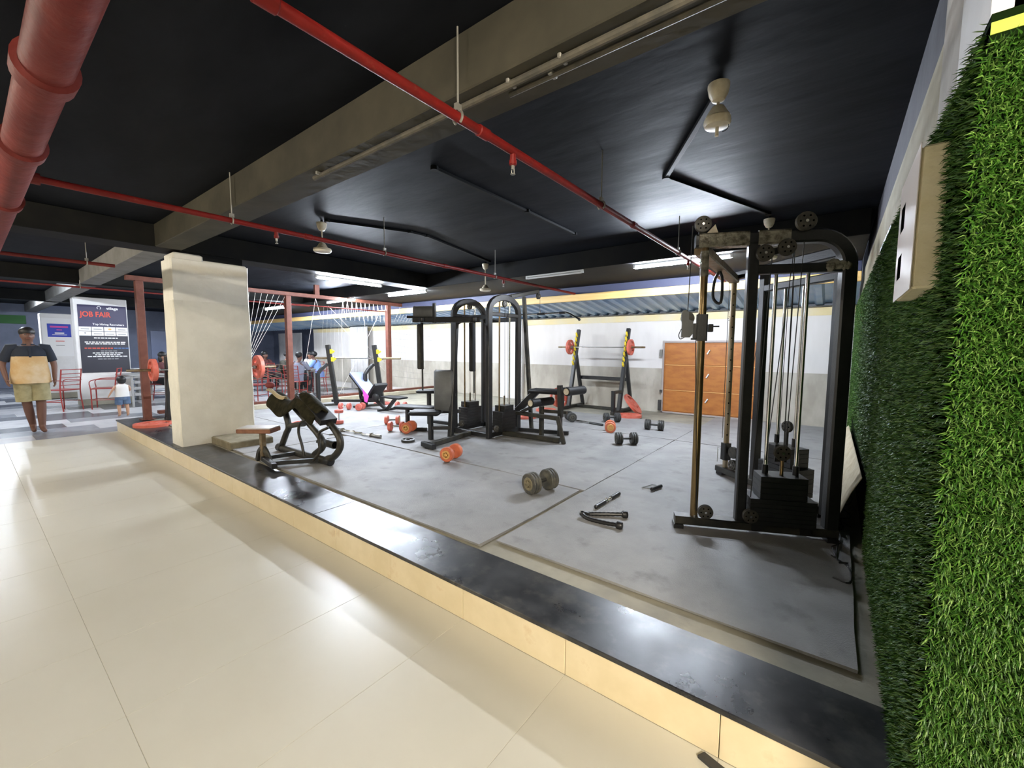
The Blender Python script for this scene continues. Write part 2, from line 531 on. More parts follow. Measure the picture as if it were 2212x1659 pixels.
# beams
def beam(nm, c, d, m, label):
    return struct(G().box(c, d, ch=0.006).build(nm, m, smooth=None), label)
def span(nm, x0, x1, y0, y1, z0, z1, m, label):
    return beam(nm, ((x0 + x1) / 2, (y0 + y1) / 2, (z0 + z1) / 2), (x1 - x0, y1 - y0, z1 - z0), m, label)
span('ceiling_beam', -6.17, 0.2, 1.415, 1.66, ZB, ZC, 'beam_grey', 'grey concrete ceiling beam over the platform edge')
span('ceiling_beam', -10.9, -6.56, 1.39, 1.66, ZB, ZC, 'beam_lit_tone', 'ceiling beam in a lamplit pale tone running left behind the white pillar')
span('ceiling_beam', XL, -11.25, 1.39, 1.66, ZB, ZC, 'beam_lit_tone', 'ceiling beam in a lamplit pale tone above the poster columns')
span('ceiling_beam', -6.56, -6.17, YF, 5.43, ZB, ZC, 'beam_paint', 'black ceiling beam crossing above the white pillar')
span('ceiling_beam', -11.25, -10.9, YF, 5.43, ZB, ZC, 'beam_paint', 'black ceiling beam above the walking man')
span('ceiling_beam', -16.2, -15.9, YF, 5.43, ZB, ZC, 'beam_paint', 'black ceiling beam above the blue poster column')
span('ceiling_beam', XL, XW, 5.43, 6.97, ZB, ZC, 'beam_paint', 'wide dark beam carrying the gym tube lights')
span('fascia', XL, XW, 6.97, 7.07, 2.39, ZC, 'fascia_blue', 'dark blue fascia under the wide beam')
span('trim_1', XL, XW, 6.925, 6.968, 2.262, 2.388, 'yellow_wood', 'yellow batten above the corrugated awning')
# corrugated awning: one trapezoid rib per 0.21 m
g = G()
xs = []
px = 0.21
x = XW
while x > XL:
    xs += [(x, 0.0), (x - 0.055, 0.0), (x - 0.085, 0.036), (x - 0.165, 0.036), (x - 0.195, 0.0)]
    x -= px
n = len(xs)
vs = [(a, 6.965, 2.262 + b) for a, b in xs] + [(a, 8.16, 2.075 + b) for a, b in xs]
g.add(vs, [(i, i + 1, n + i + 1, n + i) for i in range(n - 1)])
aw = struct(g.build('awning', 'corrugated_blue', smooth=None), 'blue corrugated sheet awning above the back wall')
md = aw.modifiers.new('thick', 'SOLIDIFY'); md.thickness = 0.004
# back wall
wb = struct(G().box(((-15.6 + 0.35) / 2, 8.19, 1.035), (15.95, 0.16, 2.07)).build('wall_back', 'wall_white', smooth=None), 'white back wall of the gym')
G().box(((-15.6 + 0.2) / 2, 8.106, (PZ + 1.028) / 2), (15.8, 0.016, 1.028 - PZ)).build('dado', 'wall_dado', wb, smooth=None)
G().box(((-15.6 + 0.2) / 2, 8.107, 1.995), (15.8, 0.014, 0.14)).build('upper_band', 'wall_band', wb, smooth=None)
G().box(((-15.6 + 0.2) / 2, 8.12, 2.063), (15.8, 0.12, 0.02)).build('wall_cap', 'conduit_grey', wb, smooth=None)
# pilaster on the back wall behind the multi gym
span('wall_pilaster', -6.55, -5.85, 8.0, 8.1, PZ, 2.07, 'pillar_white', 'white pilaster on the back wall behind the multi gym')
span('wall_far', XL, -15.6, 9.2, 9.3, 0, ZC, 'far_blue', 'dark wall behind the white hanging sheet')
span('wall_left', XL - 0.1, XL, YF, 9.3, 0, ZC, 'far_blue', 'blue grey end wall of the cafe')
span('wall_front', XL, XR, YF - 0.1, YF, 0, ZC, 'hall_wall', 'white wall behind the camera')
span('wall_end', XR, XR + 0.1, YF, 1.5, 0, ZC, 'hall_wall', 'white wall at the near end of the passage')
# right wall carrying the artificial grass
wr = root('wall_right', (XW, 1.24, 0), 'concrete side wall covered with artificial grass')
G().box((XW + 0.09, 4.75, 1.02), (0.18, 7.02, 2.04)).build('wall_base', 'grass_back', wr, smooth=None)
G().box((XW + 0.105, 4.75, 2.235), (0.15, 7.0, 0.39)).build('wall_band', 'wall_concrete', wr, smooth=None)
G().box((XW + 0.085, 1.58, 2.27), (0.15, 0.64, 0.42)).build('wall_patch', 'wall_lilac', wr, smooth=None)
G().box((XW + 0.12, 4.75, 2.6), (0.15, 7.0, 0.34)).build('wall_head', 'wall_top_grey', wr, smooth=None)
G().box((XW + 0.8, 1.40, 1.0), (1.6, 0.30, 2.0)).build('return_base', 'grass_back', wr, smooth=None)
G().box((XW + 0.8, 1.345, 2.012), (1.6, 0.215, 0.022)).build('lime_edge', 'lime_strip', wr, smooth=None)
G().box((XW + 0.8, 1.40, 2.40), (1.6, 0.30, 0.73)).build('return_head', 'pillar_white', wr, smooth=None)
G().box((XW - 0.005, 3.35, 2.043), (0.012, 0.75, 0.02)).build('steel_strip', 'steel', wr, smooth=None)
# platform with riser tiles, granite coping and cement bed
pf = root('platform', (-4.5, Y0, 0), 'raised gym platform with cream riser and black granite edge')
G().box(((-9.3 + XW) / 2, (1.52 + 8.1) / 2, 0.0925), (9.3 + XW, 8.1 - 1.52, 0.185)).build('platform_core', 'platform_cement', pf, smooth=None)
for i in range(-15, 2):
    x0 = max(jx + i * T, -9.335); x1 = min(jx + (i + 1) * T, XW)
    if x1 - x0 < 0.05: continue
    G().box(((x0 + x1) / 2, Y0 + 0.011, 0.084), (x1 - x0 - 0.003, 0.022, 0.168), ch=0.0015).build('riser_tile', 'riser_marble', pf, smooth=None)
k = 0
x = -9.345
while x < XW - 0.01:
    x1 = min(x + 3.2, XW)
    G().box(((x + x1) / 2, (Y0 - 0.012 + 1.828) / 2, 0.180), (x1 - x - 0.002, 1.828 - Y0 + 0.012, 0.022), ch=0.003).build('coping_slab', 'granite', pf, smooth=None)
    x = x1
G().box((-9.325, 4.8, 0.085), (0.022, 6.6, 0.17)).build('riser_tile', 'riser_marble', pf, smooth=None)
G().box((-9.15, 4.95, 0.1805), (0.38, 6.24, 0.021), ch=0.003).build('coping_slab', 'granite', pf, smooth=None)
# cement step beside the pillar
G().box((-5.84, 2.08, 0.235), (0.60, 0.48, 0.09), ch=0.01).build('cement_step', 'cement_dirty', pf, smooth=None)

# rubber mats, every sheet lifts off
def rmat(x0, x1, y0, y1, label, z=MZ):
    g = G()
    nx = max(2, int((x1 - x0) / 0.3)); ny = max(2, int((y1 - y0) / 0.3))
    r2 = random.Random(int(x0 * 100) + int(y0 * 10))
    vs = []; fs = []
    for lev in (0, 1):
        for j in range(ny + 1):
            for i in range(nx + 1):
                e = i in (0, nx) or j in (0, ny)
                ex = r2.uniform(-0.006, 0.006) if e else 0
                zz = (z - 0.0125) if lev == 0 else z + (r2.uniform(0.0, 0.004) if e else r2.uniform(-0.001, 0.001))
                vs.append((x0 + (x1 - x0) * i / nx + (ex if lev else 0), y0 + (y1 - y0) * j / ny + (ex if lev else 0), zz))
    m_ = (nx + 1) * (ny + 1)
    for j in range(ny):
        for i in range(nx):
            a = j * (nx + 1) + i
            fs.append((m_ + a, m_ + a + 1, m_ + a + nx + 2, m_ + a + nx + 1))
            fs.append((a, a + nx + 1, a + nx + 2, a + 1))
    for i in range(nx):
        fs.append((i, i + 1, m_ + i + 1, m_ + i))
        b = ny * (nx + 1) + i
        fs.append((b, m_ + b, m_ + b + 1, b + 1))
    for j in range(ny):
        a = j * (nx + 1); b = a + nx
        fs.append((a, m_ + a, m_ + a + nx + 1, a + nx + 1))
        fs.append((b, b + nx + 1, m_ + b + nx + 1, m_ + b))
    g.add(vs, fs)
    return tag(g.build('rubber_mat', 'rubber_mat', smooth=30), label, 'mat', 'rubber floor mats of the gym')
rmat(-1.615, 0.13, 1.965, 5.62, 'large grey rubber mat under the near cable tower')
rmat(-5.2, -1.655, 1.852, 3.112, 'grey rubber mat between granite edge and multi gym, under the dusty dumbbell')
rmat(-5.46, -1.623, 3.130, 5.62, 'grey rubber mat under the multi gym', z=MZ + 0.001)
rmat(-8.7, -5.48, 3.0, 5.62, 'grey rubber mat under the bench press rack')
rmat(-1.615, 0.13, 5.64, 8.04, 'grey rubber mat in front of the wooden door')
rmat(-5.46, -1.623, 5.64, 7.0, 'grey rubber mat in front of the squat rack')
rmat(-8.7, -5.22, 1.87, 2.985, 'grey rubber mat behind the white pillar')

# white pillar
pp = root('pillar', (-6.36, 1.95, PZ), 'white plastered pillar at the platform edge')
g = G()
r2 = random.Random(5)
rows = []
nz = 14
for i in range(nz + 1):
    z = PZ + (2.42 - PZ) * i / nz
    a = 0.012
    x0, x1, y0, y1 = -6.55, -6.17, 1.545, 2.36
    ring = [(x0 + a, y0), (x1 - a, y0), (x1, y0 + a), (x1, (y0 + y1) / 2), (x1, y1 - a), (x1 - a, y1), (x0 + a, y1), (x0, y1 - a), (x0, y0 + a)]
    rows.append([(p[0] + r2.uniform(-.006, .006), p[1] + r2.uniform(-.006, .006), z) for p in ring])
m_ = 9
vs = sum(rows, [])
fs = [(i * m_ + k, i * m_ + (k + 1) % m_, (i + 1) * m_ + (k + 1) % m_, (i + 1) * m_ + k) for i in range(nz) for k in range(m_)]
kz = 11
g.add(vs[:(kz + 1) * m_], fs[:kz * m_]).build('lower_plaster', 'plaster_patch', pp, smooth=30)
g = G()
g.add(vs[kz * m_:], [tuple(i - kz * m_ for i in f) for f in fs[kz * m_:]] + [tuple(range((nz - kz) * m_, (nz - kz + 1) * m_))]).build('upper_plaster', 'plaster_white', pp, smooth=30)
g = G().box((-6.35, 1.72, 2.455), (0.34, 0.30, 0.085), ch=0.015)
g.box((-6.37, 2.1, 2.43), (0.34, 0.5, 0.03), ch=0.01).build('broken_top', 'plaster_white', pp, smooth=None)
G().box((-6.36, 1.98, 2.485), (0.3, 0.66, 0.07)).build('dark_core', 'beam_paint', pp, smooth=None)
# ------------------------------------------------------------------ cafe columns with posters
def column(x1, y0, y1, top, label, m='pillar_white'):
    c = root('pillar', (x1 - 0.2, (y0 + y1) / 2, 0), label)
    G().box((x1 - 0.2, (y0 + y1) / 2, top / 2), (0.4, y1 - y0, top), ch=0.012).build('column_shaft', m, c, smooth=None)
    G().box((x1 - 0.2, (y0 + y1) / 2, 0.08), (0.41, y1 - y0 + 0.01, 0.16), ch=0.01).build('column_base', 'platform_cement', c, smooth=None)
    return c
column(-13.85, 1.63, 2.55, 2.52, 'white column carrying the dark banner')
column(-16.35, 1.30, 2.0, 2.24, 'white column carrying the blue poster')
bx = -13.846
bn = thing('banner', 'dark job fair banner with white logo boxes on the white column', 'banner', (bx, 2.09, 0.78))
G().box((bx + 0.002, 2.11, 1.56), (0.004, 0.84, 1.58)).build('sheet', 'banner_dark', bn, smooth=None)
G().box((bx + 0.005, 2.11, 2.09), (0.003, 0.838, 0.52)).build('upper_panel', 'banner_purple', bn, smooth=None)
RT = (R(90), 0, R(90))
text_mesh('headline', 'JOB FAIR', 0.165, 'print_red', bn, (bx + 0.009, 1.985, 2.13), RT, sx=0.8, bold=0.004)
text_mesh('brand_name', 'village', 0.085, 'print_white', bn, (bx + 0.009, 2.28, 2.285), RT, bold=0.002)
g = G(); g.tube(arc((bx + 0.009, 2.05, 2.29), 0.032, R(-60), R(230), 12, (0, 1, 0), (0, 0, 1)), 0.006, 6)
g.build('brand_logo', 'print_white', bn)
text_mesh('subtitle', 'Top Hiring Recruiters', 0.062, 'print_white', bn, (bx + 0.009, 2.2, 1.905), RT, bold=0.001)
for r_ in range(2):
    for c_ in range(4):
        y = 1.79 + c_ * 0.212; z = 1.795 - r_ * 0.108
        b_ = G().box((bx + 0.006, y, z), (0.003, 0.2, 0.098)).build('logo_box', 'print_white', bn, smooth=None)
        if (r_, c_) == (0, 2):
            G().ball((bx + 0.008, y, z), 0.03, (0.06, 1, 0.7)).build('emblem', 'print_orange', b_)
        elif (r_, c_) == (1, 0):
            G().ball((bx + 0.008, y, z + 0.01), 0.016, (0.1, 1, 1)).build('emblem', 'print_grey', b_)
        else:
            G().box((bx + 0.008, y, z - 0.005), (0.002, 0.14, 0.018)).build('emblem', 'print_grey', b_, smooth=None)
for z, w_, m_, dy in ((1.585, 0.42, 'print_white', 0.03), (1.487, 0.72, 'print_white', 0.02), (1.447, 0.68, 'print_white', 0.02), (1.345, 0.46, 'print_red', -0.12),
                      (1.345, 0.24, 'print_blue', 0.27), (1.278, 0.22, 'print_grey', 0.03), (1.232, 0.5, 'print_white', 0.03), (1.19, 0.42, 'print_white', 0.03), (1.15, 0.68, 'print_white', 0.03), (1.09, 0.34, 'print_grey', 0.03)):
    g = G(); y = 2.11 + dy - w_ / 2
    while y < 2.11 + dy + w_ / 2:     # broken word-like strips of print
        l_ = random.uniform(0.03, 0.085)
        g.box((bx + 0.006, y + l_ / 2, z), (0.002, l_, 0.024)); y += l_ + 0.014
    g.build('print_line', m_, bn, smooth=None)
ps = thing('poster', 'blue poster on a torn white sheet on the farther column', 'poster', (-16.346, 1.65, 1.4))
G().box((-16.344, 1.65, 1.62), (0.004, 0.66, 1.0)).build('sheet', 'print_white', ps, smooth=None)
G().box((-16.340, 1.63, 1.80), (0.004, 0.43, 0.345), ch=0.001).build('blue_panel', 'poster_blue', ps, smooth=None)
for z, w_, h_, m_ in ((1.895, 0.33, 0.045, 'print_pink'), (1.815, 0.1, 0.02, 'print_pink'), (1.73, 0.17, 0.03, 'print_white'), (1.685, 0.27, 0.014, 'print_white'), (1.52, 0.16, 0.018, 'print_red'), (1.41, 0.16, 0.016, 'print_grey')):
    G().box((-16.337, 1.63, z), (0.002, w_, h_)).build('print_line', m_, ps, smooth=None)
G().box((-16.35, 1.2, 2.2), (0.02, 0.02, 0.02))
tag(G().box((XL + 0.02, 0.1, 2.25), (0.03, 2.6, 0.28), ch=0.004).build('wall_panel', 'green_panel', smooth=None), 'green panel high on the end wall of the cafe', 'panel')
tag(G().box((XL + 0.02, 6.4, 1.45), (0.03, 3.6, 1.1), ch=0.004).build('wall_panel', 'vinyl_blue', smooth=None), 'pale blue board on the end wall behind the red post', 'panel')
# ================================================================== pipes, conduits, fans, lamps
def hanger(t, x, y, z, ztop, m='dull_metal', r=0.028):
    h = G()
    h.cyl((x, y, z + r + 0.02), (x, y, ztop), 0.0045, n=6)
    h.tube(arc((x, y, z), r, R(-60), R(240), 14, (1, 0, 0), (0, 0, 1)), 0.006, 5)
    h.box((x, y, z + r + 0.012), (0.018, 0.03, 0.03))
    h.build('hanger', m, t)
def drop(t, x, y, z, m='pipe_red'):
    d = G().cyl((x, y, z), (x, y, z - 0.055), 0.016, n=10)
    d.cyl((x, y, z - 0.03), (x, y, z - 0.05), 0.02, n=10)
    o = d.build('sprinkler_drop', m, t)
    s_ = G().cyl((x, y, z - 0.05), (x, y, z - 0.075), 0.009, n=8)
    s_.cyl((x, y, z - 0.095), (x, y, z - 0.098), 0.013, n=8)
    s_.cyl((x - 0.008, y, z - 0.075), (x - 0.008, y, z - 0.096), 0.002, n=4)
    s_.cyl((x + 0.008, y, z - 0.075), (x + 0.008, y, z - 0.096), 0.002, n=4)
    s_.build('sprinkler_head', 'dull_metal', o)
def sprinkler(x, z, y0, y1, hs, ds, label, r=0.021, m='pipe_red', cs=()):
    t = thing('sprinkler_pipe', label, 'pipe', (x, y0, z), group='red sprinkler pipes under the ceiling')
    G().cyl((x, y0, z), (x, y1, z), r, n=16).build('pipe', m, t)
    for y in cs:
        G().cyl((x, y - 0.035, z), (x, y + 0.035, z), r + 0.005, n=16, ch=0.004).build('coupling', m, t)
    for y, zt in hs: hanger(t, x, y, z, zt, r=r + 0.006)
    for y in ds: drop(t, x, y, z - r * 0.8, m)
    return t
sprinkler(-1.365, 2.40, YF, 6.9, [(1.385, ZC), (2.80, ZC), (4.62, ZC)], [1.78, 5.0], 'red sprinkler pipe crossing above the multi gym, nearest of the thin pipes', cs=(0.6, 1.55, 3.4))
sprinkler(-3.88, 2.40, 0.25, 6.95, [(1.385, ZC), (2.82, ZC), (4.66, ZC)], [1.72, 4.85], 'red sprinkler pipe passing below the fan next to the white pillar', cs=(2.0, 3.7))
sprinkler(-7.25, 2.40, 0.25, 1.25, [(1.0, ZC)], [], 'short dull red pipe left of the white pillar', m='pipe_red_dull')
sprinkler(-10.35, 2.40, YF, 5.3, [(1.32, ZB)], [], 'thin pinkish pipe above the banner column', r=0.016, m='pipe_red_dull')
t = thing('main_pipe', 'thick dull red water main in the upper left corner', 'pipe', (-4.2, 0.255, 2.40))
G().cyl((-8.6, 0.255, 2.40), (0.9, 0.255, 2.40), 0.072, n=24).build('pipe', 'pipe_red_dull', t)
for x in (-2.35, -3.3, -4.6):
    G().lathe([(0.072, -0.06), (0.088, -0.05), (0.09, 0.05), (0.072, 0.06)], (x, 0.255, 2.40), (1, 0, 0), 24).build('coupling', 'pipe_red_dull', t)
G().cyl((-3.88, 0.255, 2.40), (-3.88, 0.36, 2.40), 0.034, n=14).build('branch_socket', 'pipe_red_dull', t)
for x in (-5.4, -1.2): hanger(t, x, 0.255, 2.40, ZC, 'conduit_black', 0.078)

# grey conduits under the near beam
t = thing('conduit', 'grey conduit pipe clipped under the near ceiling beam', 'conduit', (-1.5, 1.49, 2.5))
G().cyl((-2.78, 1.488, 2.502), (0.19, 1.468, 2.502), 0.0155, n=10).build('pipe', 'conduit_grey', t)
for x in (-2.7, -1.15, -0.9, -0.3):
    G().box((x, 1.485, 2.511), (0.016, 0.06, 0.02), ch=0.003).build('clip', 'dull_metal', t)
t = thing('conduit', 'thinner grey conduit beside the first along the near beam', 'conduit', (-0.5, 1.54, 2.5))
G().cyl((-1.2, 1.54, 2.506), (0.19, 1.535, 2.506), 0.011, n=8).build('pipe', 'conduit_grey', t)
G().box((-0.98, 1.54, 2.512), (0.02, 0.05, 0.02), ch=0.003).build('clip', 'dull_metal', t)
def cond(pts, label, w=0.034):
    t = thing('conduit', label, 'conduit', pts[0])
    for a, b in zip(pts[:-1], pts[1:]):
        G().bar(a, b, w, 0.022, ext=0.01).build('channel', 'conduit_black', t)
    for p in pts:
        G().cyl((p[0], p[1], p[2] - 0.016), (p[0], p[1], ZC), 0.03, n=12).build('junction_box', 'conduit_black', t)
zz = ZC - 0.013
cond([(-2.50, 2.28, zz), (-2.52, 3.52, zz), (-2.55, 4.54, zz)], 'black cable channel in the middle of the gym ceiling')
cond([(-0.58, 2.54, zz), (-1.15, 3.5, zz), (-0.62, 5.02, zz)], 'black bent cable channel running from the near ceiling fan')
cond([(-4.44, 2.5, zz), (-4.07, 3.32, zz), (-4.05, 3.56, zz), (-4.42, 5.16, zz)], 'black cable channel between the two left ceiling fans')

def fan(x, y, zc, zb, r, label, stem=False):
    t = thing('ceiling_fan', label, 'fan', (x, y, ZC), group='cream ceiling fan motors without blades')
    G().lathe([(0.014, zc - 0.088), (0.03, zc - 0.08), (0.046, zc - 0.05), (0.053, zc - 0.015), (0.052, zc), (0.02, zc + 0.004)], (x, y, 0), (0, 0, 1), 20).build('canopy', 'fan_cream', t)
    G().cyl((x, y, ZC), (x, y, zc), 0.012, n=8).build('hook', 'conduit_black', t)
    G().cyl((x, y, zb + 0.08), (x, y, zc - 0.06), 0.0085, n=8).build('down_rod', 'fan_cream', t)
    G().lathe([(0.016, zb + 0.105), (0.03, zb + 0.098), (0.05, zb + 0.065), (0.062, zb + 0.045)], (x, y, 0), (0, 0, 1), 20).build('motor_cone', 'fan_cream', t)
    G().lathe([(0.5 * r, zb), (0.9 * r, zb + 0.004), (r, zb + 0.02), (0.96 * r, zb + 0.04), (0.6 * r, zb + 0.052)], (x, y, 0), (0, 0, 1), 24).build('motor_disc', 'fan_cream', t)
    if stem:
        G().cyl((x, y, zb - 0.045), (x, y, zb + 0.01), 0.009, n=8).build('stem', 'fan_cream', t)
        G().tube(arc((x + 0.03, y, zb - 0.005), 0.025, R(-100), R(10), 6), 0.002, 5).build('wire', 'cable_black', t)
fan(-0.555, 2.46, 2.755, 2.545, 0.066, 'cream ceiling fan motor nearest the cable tower, stem hanging below', True)
fan(-4.52, 2.48, 2.745, 2.43, 0.094, 'cream ceiling fan motor hanging right of the white pillar')
fan(-4.55, 5.22, 2.742, 2.31, 0.092, 'cream ceiling fan motor hanging above the multi gym')
fan(-0.625, 5.18, 2.742, 2.33, 0.092, 'cream ceiling fan motor seen through the top of the cable tower')

def tube_light(p, q, label, mname, e, col, lit=True, grp='fluorescent tube lights', body=(0, 0, 0.03), r=0.014):
    p = Vector(p); q = Vector(q)
    t = thing('tube_light', label, 'lamp', tuple((p + q) / 2), group=grp)
    b_ = Vector(body)
    G().bar(p + b_, q + b_, 0.026, 0.024).build('batten', 'tube_body', t, smooth=None)
    d = (q - p).normalized()
    if lit:
        mat(mname, (0.9, 0.9, 0.9), 0.4, emit=col, estr=e)
    G().cyl(p + d * 0.03, q - d * 0.03, r, n=12).build('tube', mname if lit else 'tube_body', t)
    for c, s_ in ((p, 1), (q, -1)):
        G().box(c + d * 0.015 * s_ + b_ * 0.4, (0.03, 0.03, 0.04)).build('lamp_holder', 'tube_body', t, smooth=None)
COOL = (0.80, 0.88, 1.0)
WARM = (1.0, 0.90, 0.74)
tube_light((-6.46, 3.42, 2.475), (-6.46, 4.62, 2.475), 'long lit tube light under the black beam right of the white pillar', 'tube_cool', GYM_TUBE, COOL)
tube_light((-2.22, 5.56, 2.475), (-1.02, 5.56, 2.475), 'lit tube light on the wide beam left of the cable tower', 'tube_cool', GYM_TUBE, COOL)
tube_light((-3.92, 5.47, 2.482), (-2.92, 5.47, 2.482), 'unlit white tube light on the wide beam above the squat rack', 'tube_cool', GYM_TUBE, COOL, lit=False)
tube_light((-7.55, 5.56, 2.475), (-6.35, 5.56, 2.475), 'lit tube light on the wide beam right of the brown partition beam', 'tube_cool', GYM_TUBE, COOL)
tube_light((-9.8, 5.45, 2.46), (-8.6, 5.45, 2.46), 'lit tube light seen through the strings right of the brown post', 'tube_cool2', CAFE_TUBE, COOL)
tube_light((-13.3, 5.5, 2.475), (-12.1, 5.5, 2.475), 'lit tube light seen through the string fan beside the pillar', 'tube_cool2', CAFE_TUBE, COOL)
tube_light((-12.6, 0.05, 2.725), (-11.4, 0.05, 2.725), 'lit tube light over the cafe floor beyond the left edge', 'tube_cool2', CAFE_TUBE, COOL)
tube_light((-17.9, 0.6, 2.725), (-16.7, 0.6, 2.725), 'lit tube light near the end wall of the cafe', 'tube_cool2', CAFE_TUBE, COOL)
tube_light((-17.9, 5.0, 2.725), (-16.7, 5.0, 2.725), 'lit tube light over the rear tables of the cafe', 'tube_cool2', CAFE_TUBE, COOL)
for x, y, k, lb_ in ((1.9, -0.9, 2.6, 'bright warm tube light over the passage behind the camera, nearest the grass wall'), (1.9, -1.5, 2.6, 'second bright warm tube light beside the nearest one behind the camera'),
                     (-4.4, -1.6, 0.95, 'added warm tube light left of the camera, brightens the pillar face'), (-7.2, -1.8, 0.75, 'warm tube light over the passage before the white pillar'), (-9.6, -1.8, 0.75, 'warm tube light over the passage beside the walking man')):  # the tube left of the camera is added to brighten the pillar
    tube_light((x - 0.6, y, 2.725), (x + 0.6, y, 2.725), lb_, 'tube_warm_%d' % int(k * 100), HALL_TUBE * k, WARM, grp='warm passage tube lights')

# ================================================================== artificial grass on the wall
def grass_mesh(n, gen, blade, width, seed, dens_tilt):
    rg = np.random.RandomState(seed)
    P, N, U, V = gen(rg, n)          # base points, normal, two tangents
    L = blade * rg.uniform(0.6, 1.25, n)[:, None]
    az = rg.uniform(0, 2 * PI, n)[:, None]
    side = np.cos(az) * U + np.sin(az) * V
    lean = rg.uniform(0.25, 0.95, n)[:, None]
    down = np.array([0, 0, -1.0])
    d1 = N + side * lean * 0.7
    d1 /= np.linalg.norm(d1, axis=1)[:, None]
    d2 = N * 0.55 + side * lean + down * rg.uniform(0.05, 0.5, n)[:, None]
    d2 /= np.linalg.norm(d2, axis=1)[:, None]
    wv = np.cross(d1, side + 1e-3)
    wv /= np.linalg.norm(wv, axis=1)[:, None] + 1e-9
    w = width * rg.uniform(0.7, 1.3, n)[:, None]
    A = P - wv * w; B = P + wv * w
    Mid = P + d1 * L * 0.5
    C = Mid - wv * w * 0.8; D = Mid + wv * w * 0.8
    E_ = Mid + d2 * L * 0.5
    verts = np.stack([A, B, D, C, E_], 1).reshape(-1, 3)
    idx = np.arange(n)[:, None] * 5
    loops = np.concatenate([idx + 0, idx + 1, idx + 2, idx + 3, idx + 3, idx + 2, idx + 4], 1).reshape(-1)
    me = bpy.data.meshes.new('grass_blades')
    me.vertices.add(len(verts)); me.vertices.foreach_set('co', verts.reshape(-1))
    me.loops.add(len(loops)); me.loops.foreach_set('vertex_index', loops)
    starts = (np.arange(n)[:, None] * 7 + np.array([[0, 4]])).reshape(-1)
    tot = np.tile([4, 3], n)
    me.polygons.add(2 * n)
    me.polygons.foreach_set('loop_start', starts); me.polygons.foreach_set('loop_total', tot)
    at = me.attributes.new('tint', 'FLOAT', 'POINT')
    at.data.foreach_set('value', np.repeat(rg.uniform(0, 1, n), 5))
    me.update(); me.validate()
    return me
gm = bpy.data.materials.new('grass_blade'); gm.use_nodes = True
nt = gm.node_tree; b = nt.nodes['Principled BSDF']
a = nt.nodes.new('ShaderNodeAttribute'); a.attribute_name = 'tint'
cr = nt.nodes.new('ShaderNodeValToRGB')
cr.color_ramp.elements[0].color = (0.012, 0.05, 0.004, 1); cr.color_ramp.elements[1].color = (0.13, 0.22, 0.05, 1)
e = cr.color_ramp.elements.new(0.55); e.color = (0.036, 0.11, 0.008, 1)
nt.links.new(a.outputs['Fac'], cr.inputs[0]); nt.links.new(cr.outputs[0], b.inputs['Base Color'])
b.inputs['Roughness'].default_value = 0.45
b.inputs['Specular IOR Level'].default_value = 0.3
MATS['grass_blade'] = gm
def side_gen(y0, y1, z0, z1, lift=False):
    def f(rg, n):
        P = np.stack([np.full(n, XW - 0.001), rg.uniform(y0, y1, n), rg.uniform(z0, z1, n)], 1)
        if lift:      # the sheet stops above the cloth at the foot of the wall
            k = (P[:, 1] < 6.6) & (P[:, 2] < 0.62)
            P[k, 2] = rg.uniform(0.62, z1, k.sum())
        return P, np.array([[-1.0, 0, 0]]), np.array([[0, 1.0, 0]]), np.array([[0, 0, 1.0]])
    return f
def front_gen(x0, x1, z0, z1):
    def f(rg, n):
        P = np.stack([rg.uniform(x0, x1, n), np.full(n, 1.249), rg.uniform(z0, z1, n)], 1)
        return P, np.array([[0, -1.0, 0]]), np.array([[1.0, 0, 0]]), np.array([[0, 0, 1.0]])
    return f
def grass(me, label):
    me.materials.append(gm)
    o = bpy.data.objects.new('artificial_grass', me); COL.objects.link(o)
    tag(o, label, 'grass', kind='stuff')
grass(grass_mesh(72000, front_gen(XW - 0.005, 0.55, 0.02, 1.985), 0.030, 0.0017, 1, 0), 'bright artificial grass on the wall end nearest the camera')
grass(grass_mesh(42000, side_gen(1.245, 3.2, 0.20, 2.035), 0.021, 0.0017, 2, 0), 'artificial grass on the near stretch of the side wall around the cream box')
grass(grass_mesh(34000, side_gen(3.2, 8.05, 0.20, 2.035, True), 0.02, 0.003, 3, 0), 'artificial grass on the far stretch of the side wall behind the cable tower')

# cream electrical box sunk in the grass
t = thing('electrical_box', 'cream plastered electrical box with two cut-outs on the grass wall', 'box', (0.17, 1.75, 1.56))
G().box((0.178, 1.74, 1.745), (0.062, 0.385, 0.365), ch=0.006).build('body', 'box_cream', t, smooth=None)
y0, y1, z0, z1 = 1.545, 1.955, 1.562, 1.935
hs = [(1.775, 1.835, 1.80, 1.86), (1.775, 1.835, 1.655, 1.715)]
ys = [y0, 1.80, 1.90, y1]; zs = [z0, 1.625, 1.70, 1.775, 1.855, z1]
g = G()
for i in range(3):
    for j in range(5):
        if i == 1 and j in (1, 3): continue
        g.box((0.1455, (ys[i] + ys[i + 1]) / 2, (zs[j] + zs[j + 1]) / 2), (0.002, ys[i + 1] - ys[i], zs[j + 1] - zs[j]))
g.build('cover', 'box_cover', t, smooth=None)
for j in (1, 3):
    G().box((0.1458, 1.85, (zs[j] + zs[j + 1]) / 2), (0.0016, 0.1, zs[j + 1] - zs[j])).build('opening', 'hole_black', t, smooth=None)

